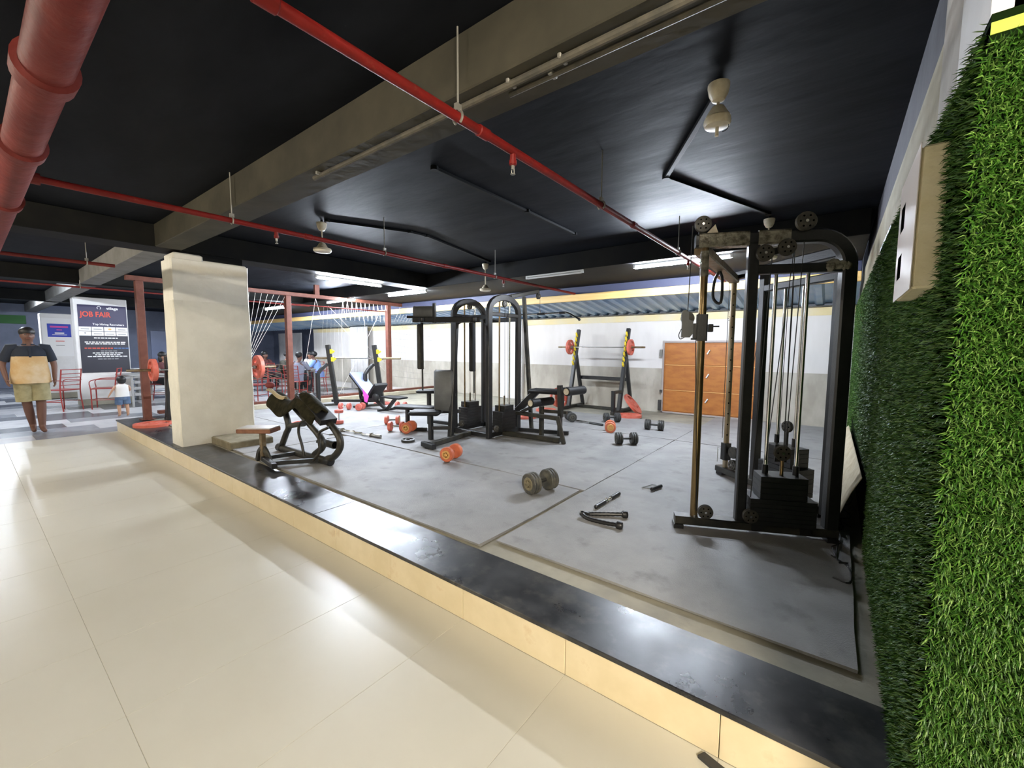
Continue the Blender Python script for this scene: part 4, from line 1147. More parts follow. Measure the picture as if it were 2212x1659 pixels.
# ================================================================== plates, barbells, dumbbells
def plate_geo(r, th, hub=0.05, slots=3):
    """a weight plate lying flat with its centre at the origin: rim, hub, web with grip slots"""
    g = G()
    n = 36
    def ring(ri, ro, h):
        g.lathe_ring = None
        vs = []; fs = []
        for rr_, zz_ in ((ri, -h), (ro, -h), (ro, h), (ri, h)):
            vs.extend([(rr_ * math.cos(2 * PI * k / n), rr_ * math.sin(2 * PI * k / n), zz_) for k in range(n)])
        for i in range(4):
            for k in range(n):
                l = (k + 1) % n; j = (i + 1) % 4
                fs.append((i * n + k, i * n + l, j * n + l, j * n + k))
        g.add(vs, fs)
    ring(r * 0.80, r, th / 2)
    ring(0.026, hub, th / 2)
    ring(hub * 0.95, r * 0.48, th * 0.28)
    for s_ in range(slots):        # spokes between the slots
        a0 = 2 * PI * s_ / slots - R(32); a1 = a0 + R(64)
        m_ = 8
        vs = []
        for rr_ in (r * 0.46, r * 0.82):
            for zz_ in (-th * 0.28, th * 0.28):
                vs += [(rr_ * math.cos(a0 + (a1 - a0) * k / m_), rr_ * math.sin(a0 + (a1 - a0) * k / m_), zz_) for k in range(m_ + 1)]
        w_ = m_ + 1
        fs = []
        for k in range(m_):
            fs.append((k, k + 1, 2 * w_ + k + 1, 2 * w_ + k)); fs.append((w_ + k, 3 * w_ + k, 3 * w_ + k + 1, w_ + k + 1))
        fs.append((0, 2 * w_, 3 * w_, w_)); fs.append((m_, w_ + m_, 3 * w_ + m_, 2 * w_ + m_))
        g.add(vs, fs)
    return g
def plate(pos, ax, r, th, m, label, grp='red weight plates', spin=0.0):
    g = plate_geo(r, th, hub=r * 0.26)
    x_, y_, z_ = G().frame((0, 0, 0), ax)
    cs, sn = math.cos(spin), math.sin(spin)
    g.v = [(x_ * (v.x * cs - v.y * sn) + y_ * (v.x * sn + v.y * cs) + z_ * v.z) for v in g.v]
    o = g.build('weight_plate', m, None, smooth=35)
    o.location = pos
    return tag(o, label, 'weight plate', grp)
def barbell(c, ax, L, label, inner=0.9, r=0.0125, rs_=0.022, m='steel', name='barbell'):
    c = Vector(c); ax = Vector(ax).normalized()
    t = thing(name, label, 'barbell', tuple(c))
    G().cyl(c - ax * inner / 2, c + ax * inner / 2, r, n=12).build('shaft', m, t)
    for s_ in (-1, 1):
        G().cyl(c + ax * s_ * inner / 2, c + ax * s_ * L / 2, rs_, n=14, ch=0.003).build('sleeve', 'rust_steel', t)
        G().cyl(c + ax * s_ * (inner / 2 - 0.02), c + ax * s_ * (inner / 2 + 0.015), rs_ + 0.012, n=14, ch=0.003).build('collar', 'dull_metal', t)
    return t
def dumb_proto(r, n, pt_, gap, m, mf, mh, handle):
    """dumbbell along local X resting on local z=0"""
    e = bpy.data.objects.new('dumbbell', None); COL.objects.link(e)
    L_ = gap / 2
    G().cyl((-L_ - n * pt_, 0, r), (L_ + n * pt_, 0, r), 0.014, n=10).build('handle', handle, e, world=False)
    for s_ in (-1, 1):
        for i in range(n):
            a_ = s_ * (L_ + i * pt_); b_ = s_ * (L_ + (i + 1) * pt_ * 0.98)
            G().cyl((a_, 0, r), (b_, 0, r), r, n=28, ch=min(0.007, pt_ * 0.3)).build('disc', m, e, world=False)
        o_ = s_ * (L_ + n * pt_)
        h = G().lathe([(r * 0.62, 0), (r * 0.58, 0.004), (r * 0.40, 0.004), (r * 0.38, 0.0), (r * 0.2, 0.0), (r * 0.17, 0.008), (0.001, 0.008)], (o_ - s_ * 0.001, 0, r), (s_, 0, 0), 20)
        h.build('hub', mf, e, world=False)
        for k in range(5):
            a_ = 2 * PI * k / 5
            d_ = Vector((0, math.cos(a_), math.sin(a_)))
            G().bar(Vector((o_ + s_ * 0.002, 0, r)) + d_ * r * 0.16, Vector((o_ + s_ * 0.002, 0, r)) + d_ * r * 0.40, r * 0.1, 0.006, up=(1, 0, 0)).build('spoke', mf, e, world=False)
    return e
PR = {
    'dusty': dumb_proto(0.088, 3, 0.027, 0.115, 'iron_dusty', 'iron_dusty_face', 'iron_dark', 'iron_dark'),
    'black': dumb_proto(0.076, 3, 0.026, 0.11, 'iron_dark', 'iron_dusty', 'iron_dark', 'iron_dark'),
    'orange': dumb_proto(0.078, 1, 0.055, 0.12, 'orange_rubber', 'orange_hub', 'steel', 'chrome'),
    'red': dumb_proto(0.070, 1, 0.052, 0.12, 'red_rubber', 'orange_hub', 'steel', 'chrome'),
    'pink': dumb_proto(0.066, 1, 0.050, 0.12, 'pink_red', 'pink_red', 'steel', 'chrome'),
}
usedp = set()
GR = {'dusty': 'black iron dumbbells on the gym floor', 'black': 'black iron dumbbells on the gym floor', 'orange': 'red and orange dumbbells on the gym floor', 'red': 'red and orange dumbbells on the gym floor', 'pink': 'red and orange dumbbells on the gym floor'}
def dumb(kind, x, y, ang_, label, z=MZ + 0.003):
    p = PR[kind]
    if kind in usedp: o = dup(p)
    else:
        o = p; usedp.add(kind)
    o.location = (x, y, z); o.rotation_euler = (0, 0, ang_)
    o['label'] = label; o['category'] = 'dumbbell'; o['group'] = GR[kind]
    return o
dumb('dusty', -1.90, 2.88, R(76), 'big dusty black dumbbell alone at the front, beside the mat seam')
dumb('black', -2.02, 4.99, R(39), 'black dumbbell lying crosswise in front of the orange dumbbell by the squat rack')
dumb('black', -2.07, 6.16, R(10), 'black dumbbell with a pale hub nearest the wooden door')
dumb('black', -2.84, 6.39, R(45), 'black dumbbell right under the front foot of the squat rack')
dumb('black', -3.42, 6.05, R(-45), 'black dumbbell with a chrome hub behind the leg extension rollers')
dumb('orange', -3.20, 3.12, R(105), 'orange dumbbell on the open floor in front of the multi gym')
dumb('orange', -2.52, 5.62, R(115), 'orange dumbbell between the black dumbbells by the squat rack')
dumb('red', -5.42, 4.02, R(40), 'red dumbbell with chrome handle, farthest left of the heap by the bench pad')
dumb('red', -4.93, 3.72, R(35), 'red dumbbell lying crosswise behind the orange one of the heap')
dumb('orange', -4.72, 3.78, R(118), 'orange dumbbell showing its star hub, front of the heap left of the multi gym')
dumb('pink', -7.42, 4.42, R(30), 'pinkish red dumbbell at the foot of the bench press rack')
dumb('pink', -7.14, 4.58, R(125), 'pinkish red dumbbell between the rack foot and the incline bench')
dumb('pink', -6.72, 5.2, R(20), 'pinkish red dumbbell behind the V legs of the incline bench')
o = dumb('pink', -6.12, 3.52, 0, 'pinkish red dumbbell standing upright on its end')
o.rotation_euler = (0, R(90), R(20)); o.location = (-6.12 - 0.066 * math.cos(R(20)), 3.52, MZ + 0.113)
dumb('pink', -6.34, 3.40, R(15), 'pinkish red dumbbell lying behind the upright one')
plate((-1e-9 + -4.27, 3.40, MZ + 0.018), (0.05, 0, 1), 0.085, 0.03, 'iron_dark', 'small black plate lying flat left of the multi gym foot', 'loose plates')
plate((-8.22, 1.73, MZ + 0.005), (0, 0, 1), 0.245, 0.045, 'red_rubber', 'large red plate lying flat beside the white pillar')
plate((-6.55, 3.15, MZ + 0.017), (0, 0, 1), 0.12, 0.03, 'red_rubber', 'small red plate lying flat behind the white pillar')
plate((-2.95, 7.55, MZ + 0.165), (0.73, 0.12, 0.62), 0.225, 0.045, 'red_rubber', 'large red plate leaning against the right leg of the squat rack')
plate((-2.84, 7.1, MZ + 0.02), (0, 0, 1), 0.22, 0.04, 'red_rubber', 'large red plate lying flat under the leaning plate of the squat rack')
plate((-4.42, 7.35, MZ + 0.20), (0.86, -0.45, 0.25), 0.205, 0.04, 'red_rubber', 'red plate standing against the left leg of the squat rack')
plate((-4.35, 6.75, MZ + 0.02), (0, 0, 1), 0.19, 0.035, 'red_rubber', 'red plate lying flat behind the leg extension seat')
plate((-4.2, 5.85, MZ + 0.02), (0, 0, 1), 0.2, 0.035, 'red_rubber', 'red plate lying flat right behind the multi gym')
plate((-7.55, 5.35, MZ + 0.02), (0, 0, 1), 0.17, 0.035, 'pink_red', 'red plate lying flat below the incline bench backrest')

# ------------------------------------------------------------------ squat rack by the back wall
sq = thing('squat_rack', 'black squat rack with yellow hooks against the back wall', 'rack', (-3.7, 7.7, PZ))
for x in (-4.24, -3.17):
    b0, b1 = Vector((x, 7.42, 0.22)), Vector((x, 7.80, 1.78))
    up_ = G().bar(b0, b1, 0.07, 0.075).build('upright', 'black_paint', sq, smooth=None)
    d_ = (b1 - b0).normalized()
    for i in range(7):
        p = b0 + d_ * (0.90 + i * 0.098)
        h = G()
        h.add([p + Vector((dx, -0.035, 0.0)) for dx in (-0.016, 0.016)] + [p + Vector((dx, -0.085, 0.055)) for dx in (-0.016, 0.016)] + [p + Vector((dx, -0.075, -0.005)) for dx in (-0.016, 0.016)] + [p + Vector((dx, -0.035, -0.05)) for dx in (-0.016, 0.016)],
              [(0, 2, 4, 6), (1, 7, 5, 3), (0, 1, 3, 2), (2, 3, 5, 4), (4, 5, 7, 6), (6, 7, 1, 0)])
        h.build('hook', 'yellow_hook', up_, smooth=None)
    G().bar((x, 8.03, 0.22), (x, 7.70, 1.26), 0.06, 0.07).build('rear_leg', 'black_paint', sq, smooth=None)
    G().bar((x, 7.12, 0.222), (x, 8.05, 0.222), 0.06, 0.06).build('base_rail', 'black_dusty', sq, smooth=None)
    G().bar((x, 7.17, 0.205), (x, 7.17, 0.63), 0.065, 0.065).build('front_stub', 'black_paint', sq, smooth=None)
    G().bar((x, 7.17, 0.60), (x, 7.52, 0.60), 0.06, 0.05).build('stub_arm', 'black_dusty', sq, smooth=None)
G().bar((-4.24, 7.90, 0.80), (-3.17, 7.90, 0.80), 0.06, 0.07).build('crossbar', 'black_paint', sq, smooth=None)
G().bar((-4.24, 7.72, 0.222), (-3.17, 7.72, 0.222), 0.055, 0.055).build('crossbar', 'black_dusty', sq, smooth=None)
barbell((-3.70, 7.63, 1.425), (1, 0, 0), 1.84, 'steel barbell racked on the yellow hooks of the squat rack', inner=1.22, r=0.011, rs_=0.019)
plate((-4.345, 7.63, 1.425), (1, 0, 0), 0.15, 0.04, 'red_rubber', 'red plate on the left end of the squat rack barbell', 'plates on the barbells')
plate((-3.055, 7.63, 1.425), (1, 0, 0), 0.15, 0.04, 'red_rubber', 'red plate on the right end of the squat rack barbell', 'plates on the barbells')

# ------------------------------------------------------------------ bench press rack
A2 = Vector((0.794, 0.608, 0)); F2 = Vector((-0.608, 0.794, 0))
br = thing('bench_rack', 'black bench press rack with yellow catches in front of the cord partition', 'rack', (-7.75, 4.85, PZ))
for k, base in enumerate((Vector((-8.11, 4.655, 0)), Vector((-7.36, 5.23, 0)))):
    top = base - A2 * 0.15
    up_ = G().bar(base + Vector((0, 0, 0.21)), top + Vector((0, 0, 1.445)), 0.085, 0.085, up=F2).build('upright', 'black_paint', br, smooth=None)
    rb = base - A2 * 0.28 - F2 * 0.2
    G().rect([rb + Vector((0, 0, 0.21)), rb + Vector((0, 0, 0.86)), rb + (top - rb) * 0.3 + Vector((0, 0, 0.95)), rb + (top - rb) * 0.85 + Vector((0, 0, 1.05))], 0.06, 0.075).build('rear_leg', 'black_paint', br, smooth=30)
    G().bar(rb + Vector((0, 0, 0.225)), base + Vector((0, 0, 0.225)), 0.055, 0.05).build('base_rail', 'black_dusty', br, smooth=None)
    for z in (1.15, 1.31):
        p = base + (top - base) * ((z - 0.21) / 1.235) + Vector((0, 0, z))
        h = G().box(p + A2 * 0.06 - F2 * 0.02, (0.05, 0.05, 0.09), math.atan2(0.608, 0.794), ch=0.006)
        h.bar(p + A2 * 0.06 + Vector((0, 0, -0.03)), p + A2 * 0.115 + Vector((0, 0, 0.01)), 0.03, 0.03)
        h.build('catch', 'yellow_hook', up_, smooth=None)
G().bar(Vector((-8.2, 4.6, 0.30)), Vector((-7.45, 5.17, 0.30)), 0.05, 0.05).build('crossbar', 'black_paint', br, smooth=None)
cb = Vector((-7.78, 4.93, 1.175))
barbell(cb + A2 * 0.02, A2, 1.76, 'steel barbell without plates resting on the bench press rack', inner=1.0, r=0.0135, rs_=0.023)

# incline bench with blue backrest
ib = thing('incline_bench', 'incline bench with blue grey backrest beside the bench press rack', 'bench', (-7.0, 4.85, MZ))
def slab(pts4, th, m, nm, par):
    P_ = [Vector(p) for p in pts4]
    n_ = (P_[1] - P_[0]).cross(P_[3] - P_[0]).normalized() * th
    return G().add(P_ + [p + n_ for p in P_], [(0, 3, 2, 1), (4, 5, 6, 7), (0, 1, 5, 4), (1, 2, 6, 5), (2, 3, 7, 6), (3, 0, 4, 7)]).build(nm, m, par, smooth=None)
slab([(-7.70, 4.70, 0.86), (-7.12, 4.70, 0.44), (-7.12, 4.98, 0.44), (-7.70, 4.98, 0.86)], 0.045, 'vinyl_blue', 'backrest', ib)
slab([(-7.70, 4.69, 0.835), (-7.12, 4.69, 0.415), (-7.12, 4.99, 0.415), (-7.70, 4.99, 0.835)], 0.024, 'vinyl_black', 'backrest_board', ib)
slab([(-7.13, 4.72, 0.42), (-6.86, 4.72, 0.68), (-6.86, 5.0, 0.68), (-7.13, 5.0, 0.42)], 0.05, 'vinyl_black', 'seat', ib)
G().ball((-6.95, 4.78, 0.44), 0.09, (1, 0.6, 1)).build('seat_bolster', 'vinyl_black', ib)
pad((-6.47, 4.85, 0.475), 0.50, 0.24, 0.035, R(4), 'vinyl_black', 'front_pad', ib)
G().bar((-7.0, 4.85, 0.36), (-6.72, 4.85, 0.225), 0.05, 0.06).build('frame', 'black_paint', ib, smooth=None)
G().bar((-6.43, 4.85, 0.46), (-6.70, 4.85, 0.215), 0.05, 0.06).build('frame', 'black_paint', ib, smooth=None)
G().bar((-7.62, 4.85, 0.80), (-7.50, 4.85, 0.215), 0.05, 0.06).build('rear_leg', 'black_paint', ib, smooth=None)
G().bar((-7.56, 4.85, 0.40), (-6.98, 4.85, 0.37), 0.05, 0.06).build('spine', 'black_paint', ib, smooth=None)
G().bar((-7.5, 4.66, 0.225), (-7.5, 5.04, 0.225), 0.05, 0.04).build('foot', 'black_paint', ib, smooth=None)
G().bar((-6.71, 4.66, 0.225), (-6.71, 5.04, 0.225), 0.05, 0.04).build('foot', 'black_paint', ib, smooth=None)
pc = slab([(-7.24, 4.69, 0.60), (-7.03, 4.685, 0.47), (-7.08, 4.675, 0.34), (-7.16, 4.675, 0.36)], 0.008, 'pink_cloth', 'cloth', None)
tag(pc, 'bright pink cloth draped on the incline bench', 'cloth')

# ------------------------------------------------------------------ rack behind the pillar with loaded barbell
rk = thing('press_rack', 'black press rack half hidden behind the white pillar', 'rack', (-8.3, 2.5, PZ))
for y in (1.99, 3.05):
    u_ = G().bar((-8.34, y - 0.03, 0.21), (-8.40, y, 1.24), 0.075, 0.08, up=(0, 1, 0)).build('upright', 'black_paint', rk, smooth=None)
    G().box((-8.335, y + 0.0, 0.95), (0.05, 0.04, 0.09), ch=0.006).build('catch', 'yellow_hook', u_, smooth=None)
    G().bar((-8.62, y, 0.21), (-8.42, y, 0.80), 0.06, 0.06).build('rear_leg', 'black_paint', rk, smooth=None)
    G().bar((-8.66, y, 0.225), (-8.28, y, 0.225), 0.06, 0.05).build('base_rail', 'black_paint', rk, smooth=None)
G().bar((-8.5, 1.99, 0.30), (-8.5, 3.05, 0.30), 0.05, 0.05).build('crossbar', 'black_paint', rk, smooth=None)
barbell((-8.29, 2.52, 1.035), (0, 1, 0), 2.1, 'steel barbell passing behind the white pillar', inner=1.36, r=0.0135, rs_=0.021)
plate((-8.29, 1.78, 1.035), (0, 1, 0), 0.17, 0.06, 'red_rubber', 'red plate on the barbell left of the white pillar', 'plates on the barbells')
plate((-8.29, 3.265, 1.035), (0, 1, 0), 0.21, 0.06, 'red_rubber', 'red plate on the barbell right of the white pillar', 'plates on the barbells')

# ------------------------------------------------------------------ preacher curl bench in the foreground
pb = thing('preacher_bench', 'old black tubular preacher curl bench at the granite edge', 'bench', (-4.5, 2.05, MZ))
TB = lambda pts, r_, nm, m='black_dusty', k=5: G().tube(bez(pts, k), r_, 12).build(nm, m, pb)
TB([(-5.06, 2.17, 0.245), (-4.5, 2.18, 0.245), (-3.98, 2.20, 0.245)], 0.038, 'cross_tube')
for p in ((-5.06, 2.17), (-3.98, 2.20)):
    G().lathe([(0.036, 0), (0.045, 0.01), (0.045, 0.09), (0.036, 0.1)], (p[0] + (0 if p[0] < -4.5 else -0.09), p[1], 0.248), (1, 0, 0), 14).build('rubber_foot', 'black_plastic', pb)
G().bar((-4.66, 1.83, 0.245), (-4.62, 2.17, 0.245), 0.045, 0.04).build('base_rail', 'black_paint', pb, smooth=None)
G().bar((-4.40, 1.80, 0.245), (-4.16, 2.17, 0.245), 0.045, 0.04).build('base_rail', 'black_paint', pb, smooth=None)
G().bar((-4.76, 1.87, 0.235), (-4.30, 1.80, 0.235), 0.05, 0.05).build('base_rail', 'black_paint', pb, smooth=None)
# wooden seat on its post
s0 = Vector((-4.745, 1.845, 0.535))
st = G().box(s0, (0.355, 0.20, 0.045), math.atan2(0.608, 0.794), ch=0.006).build('seat', 'old_wood', pb, smooth=None)
G().box(s0 + Vector((0, 0, 0.027)), (0.34, 0.19, 0.01), math.atan2(0.608, 0.794)).build('seat_top', 'steel_top', st, smooth=None)
G().bar((-4.69, 1.86, 0.215), (-4.70, 1.86, 0.515), 0.05, 0.05).build('seat_post', 'rust_steel', pb, smooth=None)
G().rect(bez([(-4.77, 1.83, 0.21), (-4.74, 1.84, 0.31), (-4.69, 1.86, 0.35), (-4.64, 1.87, 0.30), (-4.61, 1.89, 0.21)], 3), 0.03, 0.05).build('post_gusset', 'black_dusty', pb, smooth=30)
# side frames
TB([(-4.04, 2.2, 0.27), (-3.91, 2.2, 0.315), (-3.80, 2.2, 0.42), (-3.81, 2.2, 0.525), (-3.94, 2.2, 0.62), (-4.17, 2.2, 0.715), (-4.40, 2.2, 0.81), (-4.62, 2.2, 0.87)], 0.034, 'side_frame', k=6)
TB([(-5.01, 2.18, 0.25), (-4.90, 2.19, 0.42), (-4.855, 2.2, 0.50), (-4.90, 2.2, 0.62), (-5.02, 2.2, 0.84)], 0.033, 'side_frame')
TB([(-4.85, 2.2, 0.51), (-4.65, 2.2, 0.55), (-4.5, 2.2, 0.575)], 0.028, 'brace')
TB([(-4.70, 2.2, 0.74), (-4.40, 2.2, 0.60), (-4.17, 2.2, 0.475), (-4.13, 2.2, 0.38), (-4.30, 2.2, 0.27)], 0.034, 'inner_tube')
TB([(-4.36, 2.12, 0.26), (-4.40, 2.12, 0.38), (-4.46, 2.12, 0.50), (-4.42, 2.12, 0.60), (-4.31, 2.14, 0.655)], 0.014, 'handle')
TB([(-4.17, 2.12, 0.245), (-4.04, 2.12, 0.36), (-4.05, 2.12, 0.48), (-4.02, 2.12, 0.56), (-3.91, 2.15, 0.615)], 0.014, 'handle')
o = G().cyl((-4.36, 2.33, 0.375), (-4.12, 2.33, 0.375), 0.042, n=16, ch=0.004).build('foot_roller', 'black_dusty', pb)
G().cyl((-4.121, 2.33, 0.375), (-4.118, 2.33, 0.375), 0.034, n=14).build('roller_end', 'hole_black', o)
G().bar((-4.24, 2.2, 0.42), (-4.24, 2.33, 0.375), 0.03, 0.03).build('roller_arm', 'black_dusty', pb, smooth=None)
slab([(-4.46, 2.10, 0.85), (-3.98, 2.10, 0.63), (-3.98, 2.27, 0.63), (-4.46, 2.27, 0.85)], 0.06, 'vinyl_black', 'arm_pad', pb)
# dark shirt thrown over the frame
def drape(path, y0, y1, nm, m, label, th=0.05, seed=1, fall=0.16):
    rr_ = random.Random(seed)
    g = G(); n = len(path); k = 10
    vs = []
    for i, (x, z) in enumerate(path):
        for j in range(k + 1):
            u = j / k
            y = y0 + (y1 - y0) * u
            sag = fall * (abs(u - 0.5) * 2) ** 2
            vs.append((x + rr_.uniform(-.012, .012), y + rr_.uniform(-.008, .008), z - sag + rr_.uniform(-.012, .012)))
    fs = [(i * (k + 1) + j, i * (k + 1) + j + 1, (i + 1) * (k + 1) + j + 1, (i + 1) * (k + 1) + j) for i in range(n - 1) for j in range(k)]
    o = g.add(vs, fs).build(nm, m, None, smooth=80)
    md = o.modifiers.new('thick', 'SOLIDIFY'); md.thickness = th
    md = o.modifiers.new('sub', 'SUBSURF'); md.levels = 1; md.render_levels = 2
    return tag(o, label, 'cloth')
drape([(-5.10, 0.90), (-5.0, 0.89), (-4.88, 0.83), (-4.76, 0.80), (-4.64, 0.83), (-4.53, 0.90), (-4.42, 0.945), (-4.32, 0.905), (-4.22, 0.855), (-4.12, 0.81), (-4.06, 0.78)], 2.04, 2.32, 'draped_shirt', 'olive_cloth', 'dark olive shirt thrown over the preacher bench', 0.035, 2)
drape([(-5.08, 0.925), (-5.0, 0.925), (-4.90, 0.885), (-4.78, 0.85), (-4.66, 0.855)], 2.075, 2.115, 'towel', 'beige_cloth', 'beige towel lying on top of the preacher bench', 0.012, 4, 0.015)
g = G().ball((-5.09, 2.12, 0.965), 0.055, (1.0, 0.9, 0.7), 12, 8)
tag(g.build('rag', 'cap_red'), 'dull red rag bundled at the end of the preacher bench', 'cloth')

# ------------------------------------------------------------------ loose accessories on the floor
ez = thing('curl_bar', 'chrome zigzag curl bar lying on the mat behind the preacher bench', 'barbell', (-5.1, 3.26, MZ + 0.02))
zz = MZ + 0.024
G().tube([(-5.50, 3.23, zz), (-5.36, 3.24, zz), (-5.28, 3.275, zz), (-5.19, 3.235, zz), (-5.10, 3.275, zz), (-5.02, 3.24, zz), (-4.88, 3.28, zz)], 0.0135, 8).build('shaft', 'chrome', ez)
for p, q in (((-4.88, 3.28), (-4.70, 3.30)), ((-5.50, 3.23), (-5.66, 3.21))):
    G().cyl((p[0], p[1], zz), (q[0], q[1], zz), 0.022, n=12, ch=0.003).build('sleeve', 'steel', ez)
    G().cyl((p[0] - 0.01, p[1], zz), (p[0] + 0.012, p[1], zz), 0.034, n=14, ch=0.003).build('collar', 'dull_metal', ez)
rp = thing('triceps_rope', 'black braided triceps rope folded in a V on the floor near the cable tower', 'rope', (-1.25, 2.68, MZ + 0.02))
zz = MZ + 0.017
for pts in ([(-1.375, 2.612, zz + 0.012), (-1.33, 2.67, zz), (-1.24, 2.735, zz), (-1.13, 2.80, zz + 0.004)], [(-1.375, 2.608, zz + 0.012), (-1.31, 2.585, zz), (-1.20, 2.585, zz), (-1.085, 2.60, zz + 0.004)]):
    path = bez(pts, 8)
    rad = [0.0135 + 0.0022 * (i % 2) for i in range(len(path))]
    G().tube(path, rad, 10).build('rope_leg', 'black_plastic', rp)
    d_ = (Vector(path[-1]) - Vector(path[-3])).normalized()
    G().lathe([(0.018, -0.02), (0.027, -0.012), (0.029, 0.01), (0.022, 0.022), (0.008, 0.026)], path[-1], d_, 14).build('rubber_knob', 'black_plastic', rp)
G().lathe([(0.015, -0.012), (0.019, -0.01), (0.019, 0.01), (0.015, 0.012)], (-1.37, 2.612, zz + 0.012), (0.7, 0.7, 0), 12).build('ferrule', 'chrome', rp)
sb = thing('straight_handle', 'black and chrome straight bar handle lying above the rope', 'handle', (-1.35, 3.0, MZ + 0.02))
zz = MZ + 0.0165
p, q = Vector((-1.36, 2.815, zz)), Vector((-1.345, 3.20, zz))
G().cyl(p, q, 0.0125, n=12).build('bar', 'chrome', sb)
for a_, b_ in ((0, 0.36), (0.64, 1.0)):
    G().cyl(p + (q - p) * a_, p + (q - p) * b_, 0.0165, n=12).build('grip', 'black_plastic', sb)
for e_ in (p, q):
    G().ball(e_, 0.0165, (1, 0.7, 1)).build('end_cap', 'black_plastic', sb)
G().tube(arc(p + (q - p) * 0.47 + Vector((0, 0, 0.0)), 0.018, 0, 2 * PI, 12, (1, 0, 0), (0, 0, 1)), 0.004, 6, closed=False).build('swivel_ring', 'chrome', sb)
sh = thing('stirrup_handle', 'small chrome stirrup handle with black grip lying on the mat', 'handle', (-1.2, 3.5, MZ + 0.015))
zz = MZ + 0.010
A_, B_, C_, D_ = Vector((-1.255, 3.475, zz)), Vector((-1.215, 3.605, zz)), Vector((-1.135, 3.60, zz + 0.008)), Vector((-1.17, 3.47, zz + 0.008))
G().tube([D_, A_, B_, C_], 0.005, 8).build('frame', 'chrome', sh)
G().cyl(C_ + (C_ - D_) * 0.05, D_ - (C_ - D_) * 0.05, 0.0155, n=12, ch=0.004).build('grip', 'black_plastic', sh)
lb2 = thing('long_bar', 'thin steel bar with black grip lying beyond the leg extension', 'bar', (-3.1, 6.0, MZ + 0.02))
G().cyl((-3.45, 6.10, MZ + 0.018), (-3.05, 6.02, MZ + 0.018), 0.013, n=10).build('bar', 'chrome', lb2)
G().cyl((-3.05, 6.02, MZ + 0.018), (-2.80, 5.97, MZ + 0.018), 0.017, n=10).build('grip', 'black_plastic', lb2)

# ------------------------------------------------------------------ wooden door on the back wall
dr = root('door_1', (-1.79, 8.08, PZ), 'orange wooden door leaf in a grey frame on the back wall')
x0, x1, zt = -2.565, -1.01, 1.525
G().box(((x0 + x1) / 2, 8.078, (PZ + zt) / 2), (x1 - x0, 0.03, zt - PZ)).build('leaf', 'door_wood', dr, smooth=None)
zs_ = [PZ + 0.035, 0.63, 1.10, zt - 0.03]
for i in range(3):
    pn = G().box(((x0 + x1) / 2, 8.058, (zs_[i] + zs_[i + 1]) / 2), (x1 - x0 - 0.05, 0.014, zs_[i + 1] - zs_[i] - 0.022), ch=0.004).build('panel', 'door_wood', dr, smooth=None)
    hz = zs_[i] + (zs_[i + 1] - zs_[i]) * 0.62
    G().bar((-1.79 - 0.02, 8.04, hz - 0.035), (-1.79 + 0.02, 8.04, hz + 0.035), 0.032, 0.02).build('latch', 'tube_body', pn, smooth=None)
for z in (0.63, 1.10):
    G().box(((x0 + x1) / 2, 8.054, z), (x1 - x0 - 0.05, 0.02, 0.016), ch=0.003).build('rail', 'door_wood_trim', dr, smooth=None)
fr = [((x0 + x1) / 2, zt + 0.005, x1 - x0 + 0.06, 0.035), ((x0 + x1) / 2, PZ + 0.018, x1 - x0 + 0.06, 0.03)]
for cx_, cz_, w_, h_ in fr:
    G().box((cx_, 8.066, cz_), (w_, 0.05, h_), ch=0.003).build('frame', 'door_frame_grey', dr, smooth=None)
for x in (x0 - 0.012, x1 + 0.012):
    G().box((x, 8.066, (PZ + zt) / 2), (0.03, 0.05, zt - PZ), ch=0.003).build('frame', 'door_frame_grey', dr, smooth=None)
G().box((x0 - 0.055, 8.05, 1.32), (0.05, 0.05, 0.13), ch=0.004).build('door_hinge', 'dull_metal', dr, smooth=None)
G().box((x0 - 0.035, 8.05, 0.60), (0.05, 0.05, 0.05), ch=0.004).build('door_hinge', 'iron_dark', dr, smooth=None)
G().box((x0 - 0.05, 8.05, 0.33), (0.06, 0.05, 0.2), ch=0.004).build('door_hinge', 'iron_dark', dr, smooth=None)

# ------------------------------------------------------------------ cloth and cables by the grass wall
g = G(); n = 72; vs = []
for k, (f_, zz_) in enumerate(((0.0, 0.62), (0.35, 0.50), (0.7, 0.34), (1.0, 0.215))):
    for i in range(n + 1):
        u = i / n
        w_ = 0.05 * f_
        vs.append((XW - 0.03 - 0.11 * f_ - w_ * (0.5 + 0.5 * math.sin(u * 9 * 2 * PI)), 3.3 + 3.1 * u + 0.12 * f_, zz_ - 0.12 * u * (1 - f_)))
fs = [(r_ * (n + 1) + i, r_ * (n + 1) + i + 1, (r_ + 1) * (n + 1) + i + 1, (r_ + 1) * (n + 1) + i) for r_ in range(3) for i in range(n)]
cl = g.add(vs, fs).build('floor_cloth', 'cloth_cream', smooth=70)
cl.modifiers.new('thick', 'SOLIDIFY').thickness = 0.004
tag(cl, 'cream pleated cloth gathered along the foot of the grass wall', 'cloth')
rc = random.Random(9)
for k in range(7):
    y0_ = 2.7 + k * 0.22
    pts = [(0.145 - rc.uniform(0, 0.15), y0_, MZ + 0.006)]
    for i in range(6):
        l_ = pts[-1]
        pts.append((min(0.165, max(-0.02, l_[0] + rc.uniform(-.09, .09))), l_[1] + rc.uniform(-0.02, 0.22), MZ + 0.006 + 0.004 * (k % 3)))
    o = G().tube(bez(pts, 4), 0.004, 5).build('floor_cable', 'cable_black')
    tag(o, 'thin black cable on the floor by the grass wall, %s counted from the camera' % ('nearest', 'second', 'third', 'fourth', 'fifth', 'sixth', 'farthest')[k], 'cable', 'tangled cables by the grass wall')

